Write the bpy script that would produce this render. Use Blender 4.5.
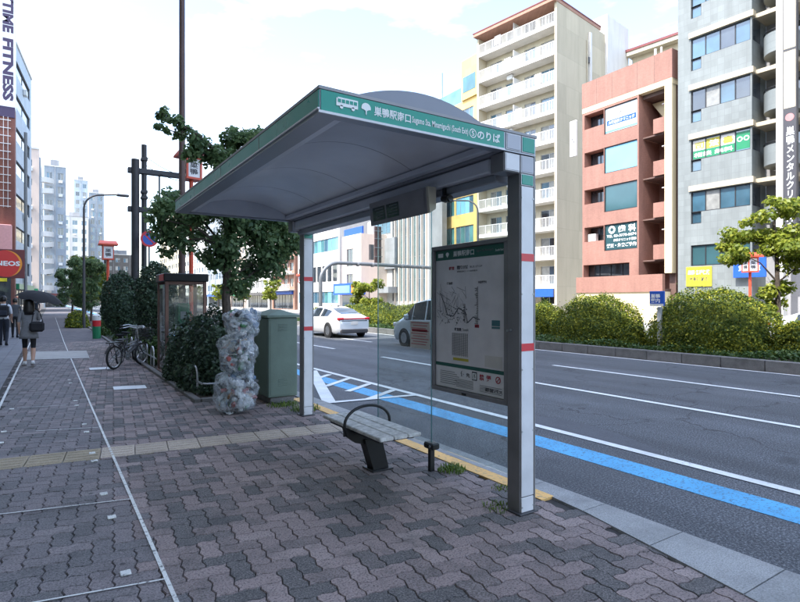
import bpy, bmesh, math, random
import numpy as np
from math import radians as R, sin, cos, pi
from mathutils import Vector, Matrix
random.seed(7); np.random.seed(7)
S = bpy.context.scene
C = S.collection
for o in list(bpy.data.objects): bpy.data.objects.remove(o)

# ------------------------------------------------------------------ camera, sky, sun, exposure
cam = bpy.data.cameras.new('camera'); co = bpy.data.objects.new('camera', cam); C.objects.link(co)
cam.sensor_width = 36; cam.lens = 24.3; cam.clip_end = 3000; cam.clip_start = .05
YAW = math.atan(350/540)
co.location = (0, 0, 1.55); co.rotation_euler = (pi/2, 0, -YAW)
S.camera = co
SUN_AZ, SUN_EL = 264, 54            # degrees clockwise from +y, degrees above the horizon
w = bpy.data.worlds.new('World'); S.world = w; w.use_nodes = True
nt = w.node_tree; nt.nodes.clear()
sky = nt.nodes.new('ShaderNodeTexSky'); sky.sky_type = 'NISHITA'; sky.sun_disc = False
sky.sun_elevation = R(SUN_EL); sky.sun_rotation = R(SUN_AZ); sky.air_density = 1.0; sky.dust_density = 1.6; sky.ozone_density = 1.0
bg = nt.nodes.new('ShaderNodeBackground'); bg.inputs[1].default_value = .145
tcw = nt.nodes.new('ShaderNodeTexCoord'); mpw = nt.nodes.new('ShaderNodeMapping'); mpw.inputs['Scale'].default_value = (1, 1, 3.2)
nzw = nt.nodes.new('ShaderNodeTexNoise'); nzw.inputs['Scale'].default_value = 2.3; nzw.inputs['Detail'].default_value = 7; nzw.inputs['Roughness'].default_value = .58
rpw = nt.nodes.new('ShaderNodeValToRGB'); rpw.color_ramp.elements[0].position = .47; rpw.color_ramp.elements[1].position = .82
rpw.color_ramp.elements[1].color = (.85, .85, .85, 1)
mxw = nt.nodes.new('ShaderNodeMix'); mxw.data_type = 'RGBA'; mxw.inputs[7].default_value = (5.4, 5.5, 5.6, 1)
outw = nt.nodes.new('ShaderNodeOutputWorld')
L = nt.links.new
L(tcw.outputs['Generated'], mpw.inputs[0]); L(mpw.outputs[0], nzw.inputs['Vector']); L(nzw.outputs['Fac'], rpw.inputs[0])
L(rpw.outputs[0], mxw.inputs[0]); L(sky.outputs[0], mxw.inputs[6]); L(mxw.outputs[2], bg.inputs[0]); L(bg.outputs[0], outw.inputs[0])
sl = bpy.data.lights.new('sun', 'SUN'); so = bpy.data.objects.new('sun', sl); C.objects.link(so)
sl.energy = 2.0; sl.angle = R(.53); sl.color = (1, .965, .91)
az, el = R(SUN_AZ), R(SUN_EL)
tosun = Vector((sin(az)*cos(el), cos(az)*cos(el), sin(el)))
so.rotation_euler = tosun.to_track_quat('Z', 'Y').to_euler(); so.location = (-20, -5, 60)
S.view_settings.view_transform = 'Standard'; S.view_settings.look = 'None'; S.view_settings.gamma = 1
S.view_settings.exposure = 2.3; S.view_settings.use_curve_mapping = False
S.render.engine = 'CYCLES'
S.cycles.use_denoising = True
S.cycles.max_bounces = 7; S.cycles.transparent_max_bounces = 14; S.cycles.diffuse_bounces = 3
S.cycles.sample_clamp_indirect = 6; S.cycles.caustics_reflective = False; S.cycles.caustics_refractive = False

# ------------------------------------------------------------------ materials
MATS = {}
def nodes(name):
    m = bpy.data.materials.new(name); m.use_nodes = True; MATS[name] = m
    t = m.node_tree; b = t.nodes['Principled BSDF']
    return m, t, b
def pm(name, col, rough=.6, metal=0, var=.12, scale=6, bump=0, bscale=80, ior=1.45, island=0, coat=0, detail=5):
    """plain procedural surface: colour with soft mottling, roughness noise, fine relief"""
    if name in MATS: return MATS[name]
    m, t, b = nodes(name)
    tc = t.nodes.new('ShaderNodeTexCoord')
    n = t.nodes.new('ShaderNodeTexNoise'); n.inputs['Scale'].default_value = scale; n.inputs['Detail'].default_value = detail
    t.links.new(tc.outputs['Object'], n.inputs['Vector'])
    mr = t.nodes.new('ShaderNodeMapRange'); mr.inputs[1].default_value = .25; mr.inputs[2].default_value = .75
    mr.inputs[3].default_value = 1-var; mr.inputs[4].default_value = 1+var
    t.links.new(n.outputs['Fac'], mr.inputs[0])
    hv = t.nodes.new('ShaderNodeHueSaturation'); hv.inputs['Color'].default_value = (*col, 1)
    if island:
        g = t.nodes.new('ShaderNodeNewGeometry'); oi = t.nodes.new('ShaderNodeObjectInfo')
        a = t.nodes.new('ShaderNodeMath'); a.operation = 'ADD'; fr = t.nodes.new('ShaderNodeMath'); fr.operation = 'FRACT'
        t.links.new(g.outputs['Random Per Island'], a.inputs[0]); t.links.new(oi.outputs['Random'], a.inputs[1]); t.links.new(a.outputs[0], fr.inputs[0])
        m2 = t.nodes.new('ShaderNodeMapRange'); m2.inputs[3].default_value = 1-island; m2.inputs[4].default_value = 1+island
        t.links.new(fr.outputs[0], m2.inputs[0])
        mu = t.nodes.new('ShaderNodeMath'); mu.operation = 'MULTIPLY'
        t.links.new(mr.outputs[0], mu.inputs[0]); t.links.new(m2.outputs[0], mu.inputs[1]); t.links.new(mu.outputs[0], hv.inputs['Value'])
    else:
        t.links.new(mr.outputs[0], hv.inputs['Value'])
    t.links.new(hv.outputs[0], b.inputs['Base Color'])
    b.inputs['Metallic'].default_value = metal; b.inputs['IOR'].default_value = ior
    r2 = t.nodes.new('ShaderNodeMapRange'); r2.inputs[3].default_value = max(0, rough-.12); r2.inputs[4].default_value = min(1, rough+.12)
    t.links.new(n.outputs['Fac'], r2.inputs[0]); t.links.new(r2.outputs[0], b.inputs['Roughness'])
    if coat: b.inputs['Coat Weight'].default_value = coat; b.inputs['Coat Roughness'].default_value = .06
    if bump:
        n2 = t.nodes.new('ShaderNodeTexNoise'); n2.inputs['Scale'].default_value = bscale; n2.inputs['Detail'].default_value = 4
        t.links.new(tc.outputs['Object'], n2.inputs['Vector'])
        bp = t.nodes.new('ShaderNodeBump'); bp.inputs['Strength'].default_value = bump; bp.inputs['Distance'].default_value = .01
        t.links.new(n2.outputs['Fac'], bp.inputs['Height']); t.links.new(bp.outputs[0], b.inputs['Normal'])
    return m
def ramp_node(t, stops):
    r = t.nodes.new('ShaderNodeValToRGB'); e = r.color_ramp.elements
    e[0].position, e[0].color = stops[0][0], (*stops[0][1], 1); e[1].position, e[1].color = stops[-1][0], (*stops[-1][1], 1)
    for p, c in stops[1:-1]:
        k = e.new(p); k.color = (*c, 1)
    return r
def mixc(t, fac, a, b, mode='MIX'):
    m = t.nodes.new('ShaderNodeMix'); m.data_type = 'RGBA'; m.blend_type = mode
    for s, v in ((0, fac), (6, a), (7, b)):
        if hasattr(v, 'is_linked') or hasattr(v, 'links'): t.links.new(v, m.inputs[s])
        elif isinstance(v, tuple): m.inputs[s].default_value = (*v, 1)
        else: m.inputs[s].default_value = v
    return m.outputs[2]
def noise(t, vec, scale, detail=4, rough=.5):
    n = t.nodes.new('ShaderNodeTexNoise'); n.inputs['Scale'].default_value = scale; n.inputs['Detail'].default_value = detail; n.inputs['Roughness'].default_value = rough
    t.links.new(vec, n.inputs['Vector']); return n.outputs['Fac']
def mrange(t, v, a, b, c, d):
    m = t.nodes.new('ShaderNodeMapRange'); t.links.new(v, m.inputs[0])
    for i, x in enumerate((a, b, c, d)): m.inputs[i+1].default_value = x
    return m.outputs[0]
def bumpn(t, b, h, strength=.3, dist=.01):
    bp = t.nodes.new('ShaderNodeBump'); bp.inputs['Strength'].default_value = strength; bp.inputs['Distance'].default_value = dist
    t.links.new(h, bp.inputs['Height']); t.links.new(bp.outputs[0], b.inputs['Normal'])

def paver_mat(name, stops, wear):
    m, t, b = nodes(name)
    g = t.nodes.new('ShaderNodeNewGeometry'); oi = t.nodes.new('ShaderNodeObjectInfo')
    a = t.nodes.new('ShaderNodeMath'); a.operation = 'ADD'; fr = t.nodes.new('ShaderNodeMath'); fr.operation = 'FRACT'
    t.links.new(g.outputs['Random Per Island'], a.inputs[0]); t.links.new(oi.outputs['Random'], a.inputs[1]); t.links.new(a.outputs[0], fr.inputs[0])
    P = g.outputs['Position']
    base = ramp_node(t, stops); base.color_ramp.interpolation = 'LINEAR'
    big = noise(t, P, 1.6, 4, .6)
    s1 = t.nodes.new('ShaderNodeMath'); s1.operation = 'MULTIPLY_ADD'; t.links.new(fr.outputs[0], s1.inputs[0]); s1.inputs[1].default_value = .80
    off = mrange(t, big, .3, .7, -.05, .26); t.links.new(off, s1.inputs[2]); t.links.new(s1.outputs[0], base.inputs[0])
    speck = noise(t, P, 105, 3, .8)
    c1 = mixc(t, mrange(t, speck, .42, .68, 0, .6), base.outputs[0], (.36, .32, .315))
    c1 = mixc(t, mrange(t, noise(t, P, 80, 3, .75), .50, .64, 0, .75), c1, (.022, .021, .022))
    vg = t.nodes.new('ShaderNodeTexVoronoi'); vg.inputs['Scale'].default_value = 3.1; t.links.new(P, vg.inputs['Vector'])
    c1 = mixc(t, mrange(t, vg.outputs['Distance'], .045, .06, .75, 0), c1, (.03, .029, .03))
    stain = mrange(t, noise(t, P, 3.3, 6, .65), .5, .72, 0, wear)
    c2 = mixc(t, stain, c1, (.035, .037, .036))
    t.links.new(c2, b.inputs['Base Color']); b.inputs['Roughness'].default_value = .78; b.inputs['IOR'].default_value = 1.4
    bumpn(t, b, speck, .5, .004)
    return m
paver_mat('paver_walk', [(0, (.056, .056, .054)), (.28, (.084, .080, .076)), (.45, (.180, .138, .128)), (.75, (.262, .198, .184)), (1, (.335, .265, .245))], .55)
paver_mat('paver_lane', [(0, (.078, .080, .080)), (.4, (.130, .120, .122)), (.75, (.180, .154, .154)), (1, (.23, .20, .198))], .55)
def asphalt():
    m, t, b = nodes('asphalt'); g = t.nodes.new('ShaderNodeNewGeometry'); P = g.outputs['Position']
    sp = noise(t, P, 58, 3, .8)
    r = ramp_node(t, [(.36, (.020, .023, .028)), (.5, (.062, .068, .079)), (.64, (.21, .22, .235))]); t.links.new(sp, r.inputs[0])
    tc = t.nodes.new('ShaderNodeMapping'); tc.inputs['Scale'].default_value = (1.0, .07, 1); t.links.new(P, tc.inputs[0])
    lane = mrange(t, noise(t, tc.outputs[0], 1.1, 4, .6), .35, .7, .7, 1.28)
    hv = t.nodes.new('ShaderNodeHueSaturation'); t.links.new(r.outputs[0], hv.inputs['Color']); t.links.new(lane, hv.inputs['Value'])
    big = mrange(t, noise(t, P, .45, 5, .6), .52, .62, 0, .35)
    c = mixc(t, big, hv.outputs[0], (.045, .05, .056))
    wv = t.nodes.new('ShaderNodeVectorMath'); wv.operation = 'ADD'; nz = t.nodes.new('ShaderNodeTexNoise'); nz.inputs['Scale'].default_value = 1.4; nz.inputs['Detail'].default_value = 6; t.links.new(P, nz.inputs['Vector']); t.links.new(P, wv.inputs[0]); t.links.new(nz.outputs['Color'], wv.inputs[1])
    vc = t.nodes.new('ShaderNodeTexVoronoi'); vc.feature = 'DISTANCE_TO_EDGE'; vc.inputs['Scale'].default_value = .33; t.links.new(wv.outputs[0], vc.inputs['Vector'])
    c = mixc(t, mrange(t, vc.outputs['Distance'], .002, .006, .7, 0), c, (.012, .013, .015))
    c = mixc(t, mrange(t, noise(t, P, 1.3, 3, .5), .66, .76, 0, .6), c, (.022, .024, .027))
    t.links.new(c, b.inputs['Base Color']); b.inputs['Roughness'].default_value = .82
    bumpn(t, b, sp, .7, .006); return m
asphalt()
def paint(name, col, under, thr=.62, scale=22):
    """road paint worn through to the surface below in small flakes"""
    m, t, b = nodes(name); g = t.nodes.new('ShaderNodeNewGeometry'); P = g.outputs['Position']
    a = mrange(t, noise(t, P, scale, 6, .7), thr-.06, thr+.06, 0, 1)
    v = mrange(t, noise(t, P, 2.2, 5, .6), .3, .7, .8, 1.06)
    sp = noise(t, P, 120, 2, .6)
    hv = t.nodes.new('ShaderNodeHueSaturation'); hv.inputs['Color'].default_value = (*col, 1); t.links.new(v, hv.inputs['Value'])
    c = mixc(t, mrange(t, sp, .55, .75, 0, .4), hv.outputs[0], under)
    c = mixc(t, a, c, under); t.links.new(c, b.inputs['Base Color']); b.inputs['Roughness'].default_value = .7
    bumpn(t, b, sp, .35, .004); return m
paint('paint_white', (.74, .76, .75), (.07, .072, .078), .66)
paint('paint_line', (.68, .68, .64), (.09, .085, .085), .60, 30)
paint('paint_blue', (.085, .40, .70), (.06, .10, .14), .58, 40)
paint('paint_yellow', (.80, .47, .15), (.25, .21, .16), .60, 26)
def concrete(name, col, stain=.5, joints=0):
    m, t, b = nodes(name); g = t.nodes.new('ShaderNodeNewGeometry'); P = g.outputs['Position']; oi = t.nodes.new('ShaderNodeObjectInfo')
    sp = noise(t, P, 110, 3, .7)
    v = mrange(t, oi.outputs['Random'], 0, 1, .86, 1.1)
    hv = t.nodes.new('ShaderNodeHueSaturation'); hv.inputs['Color'].default_value = (*col, 1); t.links.new(v, hv.inputs['Value'])
    c = mixc(t, mrange(t, sp, .40, .66, 0, .75), hv.outputs[0], tuple(x*.38 for x in col))
    c = mixc(t, mrange(t, noise(t, P, 2.7, 7, .68), .46, .74, 0, stain), c, tuple(x*.32 for x in col))
    t.links.new(c, b.inputs['Base Color']); b.inputs['Roughness'].default_value = .85
    bumpn(t, b, sp, .45, .004); return m
concrete('kerb', (.36, .365, .36), .55); concrete('kerb_old', (.20, .195, .19), .8); concrete('slab', (.42, .41, .39), .4)
concrete('tile_tan', (.42, .345, .235), .45); concrete('tile_pale', (.54, .45, .36), .4); concrete('tile_grey', (.22, .22, .235), .5)
pm('soil', (.045, .036, .027), .95, var=.5, scale=14, bump=1, bscale=60); pm('sand', (.042, .039, .037), .95, var=.4, scale=9)
concrete('asphalt_pale', (.095, .10, .115), .35); pm('ground', (.16, .16, .155), .9, var=.25, scale=.05)
# shelter
pm('alu_dark', (.235, .228, .23), .42, .25, var=.22, scale=3); pm('alu_grey', (.33, .34, .37), .38, .35, var=.07, scale=2.5)
pm('soffit', (.72, .73, .76), .36, .1, var=.10, scale=2.2, detail=8); pm('vault_top', (.20, .205, .23), .42, .3, var=.1, scale=2)
pm('panel_white', (.66, .66, .67), .35, var=.13, scale=5, detail=8); pm('panel_grey', (.40, .41, .45), .3, var=.06, scale=4)
pm('green', (.006, .27, .19), .3, var=.05, scale=3); pm('red_band', (.62, .035, .05), .4, var=.06); pm('letter_white', (.80, .82, .80), .5, var=.02)
pm('black', (.012, .012, .013), .45, var=.2); pm('black_rubber', (.018, .018, .019), .75, var=.2); pm('dark_grey', (.05, .05, .055), .5, var=.15)
pm('wood_grey', (.58, .565, .54), .75, var=.35, scale=22, bump=.7, bscale=45); pm('sheet', (.76, .72, .725), .35, var=.12, scale=5); pm('sheet_low', (.8, .78, .78), .35, var=.05)
pm('ink', (.05, .05, .06), .6, var=.05); pm('ink_soft', (.17, .165, .175), .6, var=.05); pm('ink_red', (.42, .05, .07), .6, var=.05); pm('ink_green', (.02, .12, .09), .5, var=.05)
pm('ink_yellow', (.5, .42, .05), .6, var=.05); pm('ink_teal', (.08, .2, .22), .6, var=.05); pm('ink_pink', (.55, .2, .2), .6, var=.1); pm('display_grey', (.30, .27, .28), .45, var=.12); pm('lcd', (.045, .04, .052), .18, var=.1, scale=2)
pm('cream_plastic', (.55, .5, .4), .5, var=.1); pm('paper', (.66, .62, .58), .6, var=.06)
# street things
pm('cabinet_green', (.122, .168, .135), .55, var=.16, scale=4, bump=.15, bscale=30); pm('cabinet_top', (.135, .185, .15), .6, var=.2, scale=5)
pm('brown_steel', (.09, .055, .05), .5, .2, var=.2, scale=5); pm('pole_dark', (.05, .05, .055), .55, .3, var=.2, scale=4); pm('pole_grey', (.20, .21, .22), .5, .5, var=.15, scale=3)
pm('pole_green', (.20, .25, .24), .6, .1, var=.2, scale=4); pm('steel', (.42, .43, .44), .35, .8, var=.12, scale=8); pm('booth_frame', (.17, .10, .085), .45, .5, var=.15, scale=3)
pm('vermilion', (.58, .075, .035), .45, var=.15, scale=4); pm('lantern_face', (.70, .70, .70), .45, var=.04); pm('sign_blue', (.02, .09, .42), .4, var=.05); pm('sign_red', (.55, .02, .03), .4, var=.06)
pm('galva', (.33, .33, .33), .5, .6, var=.15, scale=6); pm('phone_green', (.02, .2, .09), .35, var=.05)
pm('bark', (.075, .058, .046), .9, var=.4, scale=14, bump=1, bscale=35); pm('twig', (.05, .042, .026), .9, var=.4, scale=20)
# buildings
def wall_mat(name, col, rough=.8, tile=None, stain=.12, grout=.75, ior=1.4):
    m, t, b = nodes(name); tc = t.nodes.new('ShaderNodeTexCoord'); P = tc.outputs['Object']
    mp = t.nodes.new('ShaderNodeMapping'); mp.inputs['Scale'].default_value = (1, 1, .22); t.links.new(P, mp.inputs[0])
    streak = mrange(t, noise(t, mp.outputs[0], 1.3, 6, .62), .35, .75, 1+stain*.4, 1-stain)
    hv = t.nodes.new('ShaderNodeHueSaturation'); hv.inputs['Color'].default_value = (*col, 1); t.links.new(streak, hv.inputs['Value'])
    c = hv.outputs[0]
    if tile:
        sx = t.nodes.new('ShaderNodeSeparateXYZ'); t.links.new(P, sx.inputs[0]); ad = t.nodes.new('ShaderNodeMath'); t.links.new(sx.outputs[0], ad.inputs[0]); t.links.new(sx.outputs[1], ad.inputs[1])
        cb = t.nodes.new('ShaderNodeCombineXYZ'); t.links.new(ad.outputs[0], cb.inputs[0]); t.links.new(sx.outputs[2], cb.inputs[1])
        br = t.nodes.new('ShaderNodeTexBrick'); br.inputs['Scale'].default_value = 1; br.inputs['Brick Width'].default_value = tile[0]; br.inputs['Row Height'].default_value = tile[1]
        br.inputs['Mortar Size'].default_value = tile[2]; br.offset = tile[3] if len(tile) > 3 else 0
        br.inputs['Color1'].default_value = (1, 1, 1, 1); br.inputs['Color2'].default_value = (.86, .86, .86, 1); br.inputs['Mortar'].default_value = (grout, grout, grout, 1)
        t.links.new(cb.outputs[0], br.inputs['Vector']); c = mixc(t, 1.0, c, br.outputs['Color'], 'MULTIPLY')
    sp = noise(t, P, 40, 3, .6); t.links.new(c, b.inputs['Base Color']); b.inputs['Roughness'].default_value = rough; b.inputs['IOR'].default_value = ior
    bumpn(t, b, sp, .15, .004); return m
wall_mat('w_pink', (.315, .165, .128), .7, (.12, .07, .006), .22, .8); wall_mat('w_cream', (.66, .56, .36), .8, None, .1); wall_mat('w_brown', (.16, .10, .085), .7, (.12, .07, .006), .2)
wall_mat('w_greytile', (.20, .222, .22), .6, (.42, .42, .014), .2, .82); wall_mat('w_sill', (.50, .43, .31), .8, None, .15); wall_mat('w_white', (.60, .585, .55), .75, None, .12)
wall_mat('w_tower', (.50, .44, .32), .8, (2.6, 3.15, .03), .1, .85); wall_mat('w_towerback', (.46, .42, .32), .8, None, .12); wall_mat('w_yellow', (.66, .47, .17), .6, (1.2, 1.0, .015), .08, .85)
wall_mat('w_office', (.58, .57, .55), .65, (1.0, 3.4, .02), .1, .9); wall_mat('w_grey', (.33, .33, .34), .8, (.9, .9, .012), .2, .85); wall_mat('w_creampink', (.68, .55, .46), .8, None, .1)
wall_mat('w_brick', (.20, .085, .065), .85, (.24, .08, .012, .5), .15, 1.5); wall_mat('w_bluewhite', (.42, .48, .53), .6, (1.5, 1.2, .015), .12, .88); wall_mat('w_greyblue', (.26, .30, .34), .8, None, .15)
wall_mat('w_rust', (.40, .22, .16), .8, (.3, .12, .01, .5), .15); wall_mat('w_dark', (.10, .095, .09), .7, None, .2); wall_mat('w_red', (.17, .05, .05), .6, None, .1); wall_mat('w_behind', (.40, .37, .33), .85, (.3, .1, .01, .5), .15)
pm('frame_dark', (.035, .036, .04), .45, .4, var=.1); pm('frame_alu', (.45, .46, .47), .4, .6, var=.1); pm('rail_white', (.64, .64, .62), .45, var=.06); pm('interior', (.05, .05, .05), .9, var=.3, scale=1)
def glassy(name, col, rough=.04, ior=2.0, var=.35, scale=.6):
    m, t, b = nodes(name); tc = t.nodes.new('ShaderNodeTexCoord'); oi = t.nodes.new('ShaderNodeObjectInfo')
    n = noise(t, tc.outputs['Object'], scale, 3, .5); v = mrange(t, n, .3, .7, 1-var, 1+var); v2 = mrange(t, oi.outputs['Random'], 0, 1, .7, 1.25)
    mu = t.nodes.new('ShaderNodeMath'); mu.operation = 'MULTIPLY'; t.links.new(v, mu.inputs[0]); t.links.new(v2, mu.inputs[1])
    hv = t.nodes.new('ShaderNodeHueSaturation'); hv.inputs['Color'].default_value = (*col, 1); t.links.new(mu.outputs[0], hv.inputs['Value'])
    t.links.new(hv.outputs[0], b.inputs['Base Color']); b.inputs['Roughness'].default_value = rough; b.inputs['IOR'].default_value = ior
    bumpn(t, b, noise(t, tc.outputs['Object'], .7, 2), .04, .05); return m
glassy('glass_dark', (.03, .038, .045)); glassy('glass_blue', (.05, .12, .17)); glassy('glass_teal', (.06, .17, .18)); glassy('film_blue', (.17, .42, .58), .12, 1.6, .06); glassy('car_glass', (.015, .02, .022), .03, 1.6, .1)
glassy('curtain', (.30, .30, .28), .25, 1.5, .2, 3); glassy('film_dark', (.03, .075, .085), .1, 1.6, .1)
def clear_glass(name, dust=.05, tint=(.93, .965, .955)):
    m, t, b = nodes(name); t.nodes.remove(b); out = t.nodes['Material Output']
    tr = t.nodes.new('ShaderNodeBsdfTransparent'); tr.inputs[0].default_value = (*tint, 1)
    gl = t.nodes.new('ShaderNodeBsdfGlossy'); gl.inputs['Roughness'].default_value = .02
    df = t.nodes.new('ShaderNodeBsdfDiffuse'); df.inputs[0].default_value = (.55, .56, .54, 1)
    lw = t.nodes.new('ShaderNodeLayerWeight'); lw.inputs[0].default_value = .5; pw = t.nodes.new('ShaderNodeMath'); pw.operation = 'POWER'; t.links.new(lw.outputs['Facing'], pw.inputs[0]); pw.inputs[1].default_value = 4.5; frv = mrange(t, pw.outputs[0], 0, 1, .035, .9)
    g = t.nodes.new('ShaderNodeNewGeometry'); d = mrange(t, noise(t, g.outputs['Position'], 5, 7, .65), .4, .75, dust*.35, dust*2.0)
    m1 = t.nodes.new('ShaderNodeMixShader'); m2 = t.nodes.new('ShaderNodeMixShader')
    t.links.new(frv, m1.inputs[0]); t.links.new(tr.outputs[0], m1.inputs[1]); t.links.new(gl.outputs[0], m1.inputs[2])
    t.links.new(d, m2.inputs[0]); t.links.new(m1.outputs[0], m2.inputs[1]); t.links.new(df.outputs[0], m2.inputs[2]); t.links.new(m2.outputs[0], out.inputs[0]); return m
clear_glass('glass_clear'); clear_glass('glass_booth', .08, (.85, .87, .86))
def leaf_mat(name, stops, tr=.3, rough=.45):
    m, t, b = nodes(name); out = t.nodes['Material Output']; g = t.nodes.new('ShaderNodeNewGeometry')
    r = ramp_node(t, stops); 
    mix = t.nodes.new('ShaderNodeMath'); mix.operation = 'MULTIPLY_ADD'; t.links.new(g.outputs['Random Per Island'], mix.inputs[0]); mix.inputs[1].default_value = .7
    t.links.new(mrange(t, noise(t, g.outputs['Position'], 1.7, 3), .3, .7, 0, .3), mix.inputs[2]); t.links.new(mix.outputs[0], r.inputs[0])
    t.links.new(r.outputs[0], b.inputs['Base Color']); b.inputs['Roughness'].default_value = rough; b.inputs['IOR'].default_value = 1.4
    tl = t.nodes.new('ShaderNodeBsdfTranslucent'); t.links.new(r.outputs[0], tl.inputs[0])
    ms = t.nodes.new('ShaderNodeMixShader'); ms.inputs[0].default_value = tr
    t.links.new(b.outputs[0], ms.inputs[1]); t.links.new(tl.outputs[0], ms.inputs[2]); t.links.new(ms.outputs[0], out.inputs[0]); return m
leaf_mat('leaf_tree', [(0, (.06, .115, .055)), (.5, (.135, .215, .095)), (1, (.26, .35, .155))], .55)
leaf_mat('leaf_dark', [(0, (.022, .046, .030)), (.6, (.058, .10, .058)), (1, (.12, .175, .095))], .2, .4)
leaf_mat('leaf_hedge', [(0, (.016, .044, .010)), (.45, (.085, .130, .016)), (1, (.42, .40, .03))], .25, .65)
leaf_mat('leaf_yellow', [(0, (.09, .14, .022)), (.5, (.23, .28, .035)), (1, (.42, .42, .06))], .45)
leaf_mat('leaf_ground', [(0, (.02, .05, .014)), (.5, (.055, .11, .025)), (1, (.13, .19, .05))], .25)
leaf_mat('grass', [(0, (.05, .10, .015)), (.5, (.12, .20, .03)), (1, (.24, .27, .06))], .3)

# ------------------------------------------------------------------ mesh helpers
class MB:
    """collects geometry for one mesh object"""
    def __init__(s): s.v = []; s.f = []
    def add(s, vs, fs):
        b = len(s.v); s.v += [tuple(p) for p in vs]; s.f += [tuple(i+b for i in f) for f in fs]; return s
    def quad(s, a, b, c, d): return s.add([a, b, c, d], [(0, 1, 2, 3)])
    def box(s, x0, x1, y0, y1, z0, z1):
        x0, x1 = min(x0, x1), max(x0, x1); y0, y1 = min(y0, y1), max(y0, y1); z0, z1 = min(z0, z1), max(z0, z1)
        return s.add([(x0, y0, z0), (x1, y0, z0), (x1, y1, z0), (x0, y1, z0), (x0, y0, z1), (x1, y0, z1), (x1, y1, z1), (x0, y1, z1)],
                     [(0, 3, 2, 1), (4, 5, 6, 7), (0, 1, 5, 4), (1, 2, 6, 5), (2, 3, 7, 6), (3, 0, 4, 7)])
    def bbox(s, x0, x1, y0, y1, z0, z1, b=.008):
        """box with chamfered edges"""
        bm = bmesh.new(); bmesh.ops.create_cube(bm, size=1)
        for v in bm.verts: v.co = Vector(((x0+x1)/2+v.co.x*abs(x1-x0), (y0+y1)/2+v.co.y*abs(y1-y0), (z0+z1)/2+v.co.z*abs(z1-z0)))
        bmesh.ops.bevel(bm, geom=bm.edges[:], offset=min(b, .45*min(abs(x1-x0), abs(y1-y0), abs(z1-z0))), segments=1, affect='EDGES')
        bm.verts.index_update(); r = s.add([v.co[:] for v in bm.verts], [[v.index for v in f.verts] for f in bm.faces]); bm.free(); return r
    def prism(s, pts, axis, a, b):
        """extrude a 2D polygon along an axis from a to b"""
        def P(p, k): return {'x': (k, p[0], p[1]), 'y': (p[0], k, p[1]), 'z': (p[0], p[1], k)}[axis]
        n = len(pts); return s.add([P(p, a) for p in pts]+[P(p, b) for p in pts], [tuple(range(n))[::-1], tuple(range(n, 2*n))]+[(i, (i+1) % n, n+(i+1) % n, n+i) for i in range(n)])
    def tube(s, pts, r, n=8, cap=True):
        pts = [Vector(p) for p in pts]; rs = r if isinstance(r, (list, tuple)) else [r]*len(pts); base = len(s.v); up = None
        for i, p in enumerate(pts):
            d = (pts[min(i+1, len(pts)-1)]-pts[max(i-1, 0)]).normalized()
            if up is None: up = Vector((0, 0, 1)) if abs(d.z) < .9 else Vector((1, 0, 0))
            x = up.cross(d); x = x.normalized() if x.length > 1e-4 else Vector((1, 0, 0)); y = d.cross(x); up = y
            for k in range(n):
                a = 2*pi*k/n; q = p+(x*cos(a)+y*sin(a))*rs[i]; s.v.append(q[:])
        for i in range(len(pts)-1):
            for k in range(n):
                k2 = (k+1) % n; s.f.append((base+i*n+k, base+i*n+k2, base+(i+1)*n+k2, base+(i+1)*n+k))
        if cap: s.f.append(tuple(base+k for k in range(n))[::-1]); s.f.append(tuple(base+(len(pts)-1)*n+k for k in range(n)))
        return s
    def lathe(s, prof, n=20, c=(0, 0, 0), ax='z', cap=True):
        b = len(s.v)
        for r, h in prof:
            for k in range(n):
                a = 2*pi*k/n; x, y = r*cos(a), r*sin(a)
                p = {'z': (x, y, h), 'y': (x, h, y), 'x': (h, x, y)}[ax]; s.v.append((p[0]+c[0], p[1]+c[1], p[2]+c[2]))
        for i in range(len(prof)-1):
            for k in range(n): s.f.append((b+i*n+k, b+i*n+(k+1) % n, b+(i+1)*n+(k+1) % n, b+(i+1)*n+k))
        if cap: s.f.append(tuple(b+k for k in range(n))); s.f.append(tuple(b+(len(prof)-1)*n+k for k in range(n)))
        return s
    def build(s, name, mat, parent=None, smooth=False, loc=None, fix=True):
        me = bpy.data.meshes.new(name); me.from_pydata(s.v, [], s.f)
        if fix:
            bm = bmesh.new(); bm.from_mesh(me); bmesh.ops.recalc_face_normals(bm, faces=bm.faces[:]); bm.to_mesh(me); bm.free()
        return link(name, me, mat, parent, smooth, loc)
def link(name, me, mat, parent=None, smooth=False, loc=None):
    o = bpy.data.objects.new(name, me); C.objects.link(o)
    if mat: me.materials.append(MATS[mat] if isinstance(mat, str) else mat)
    if smooth:
        me.polygons.foreach_set('use_smooth', [True]*len(me.polygons))
        if smooth != 'all': me.set_sharp_from_angle(angle=R(38))
    if parent: o.parent = parent
    if loc: o.location = loc
    return o
def box(name, mat, parent, *a, b=0): return (MB().bbox(*a, b=b) if b else MB().box(*a)).build(name, mat, parent)
def thing(name, label, cat, loc=(0, 0, 0), rz=0, group=None):
    o = bpy.data.objects.new(name, None); C.objects.link(o); o.location = loc; o.rotation_euler = (0, 0, rz); o.empty_display_size = .1
    return tag(o, label, cat, group)
def tag(o, label=None, cat=None, group=None, kind=None):
    for k, v in (('label', label), ('category', cat), ('group', group), ('kind', kind)):
        if v: o[k] = v
    return o
def struct(o): o['kind'] = 'structure'; return o
def stuff(o): o['kind'] = 'stuff'; return o
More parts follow.
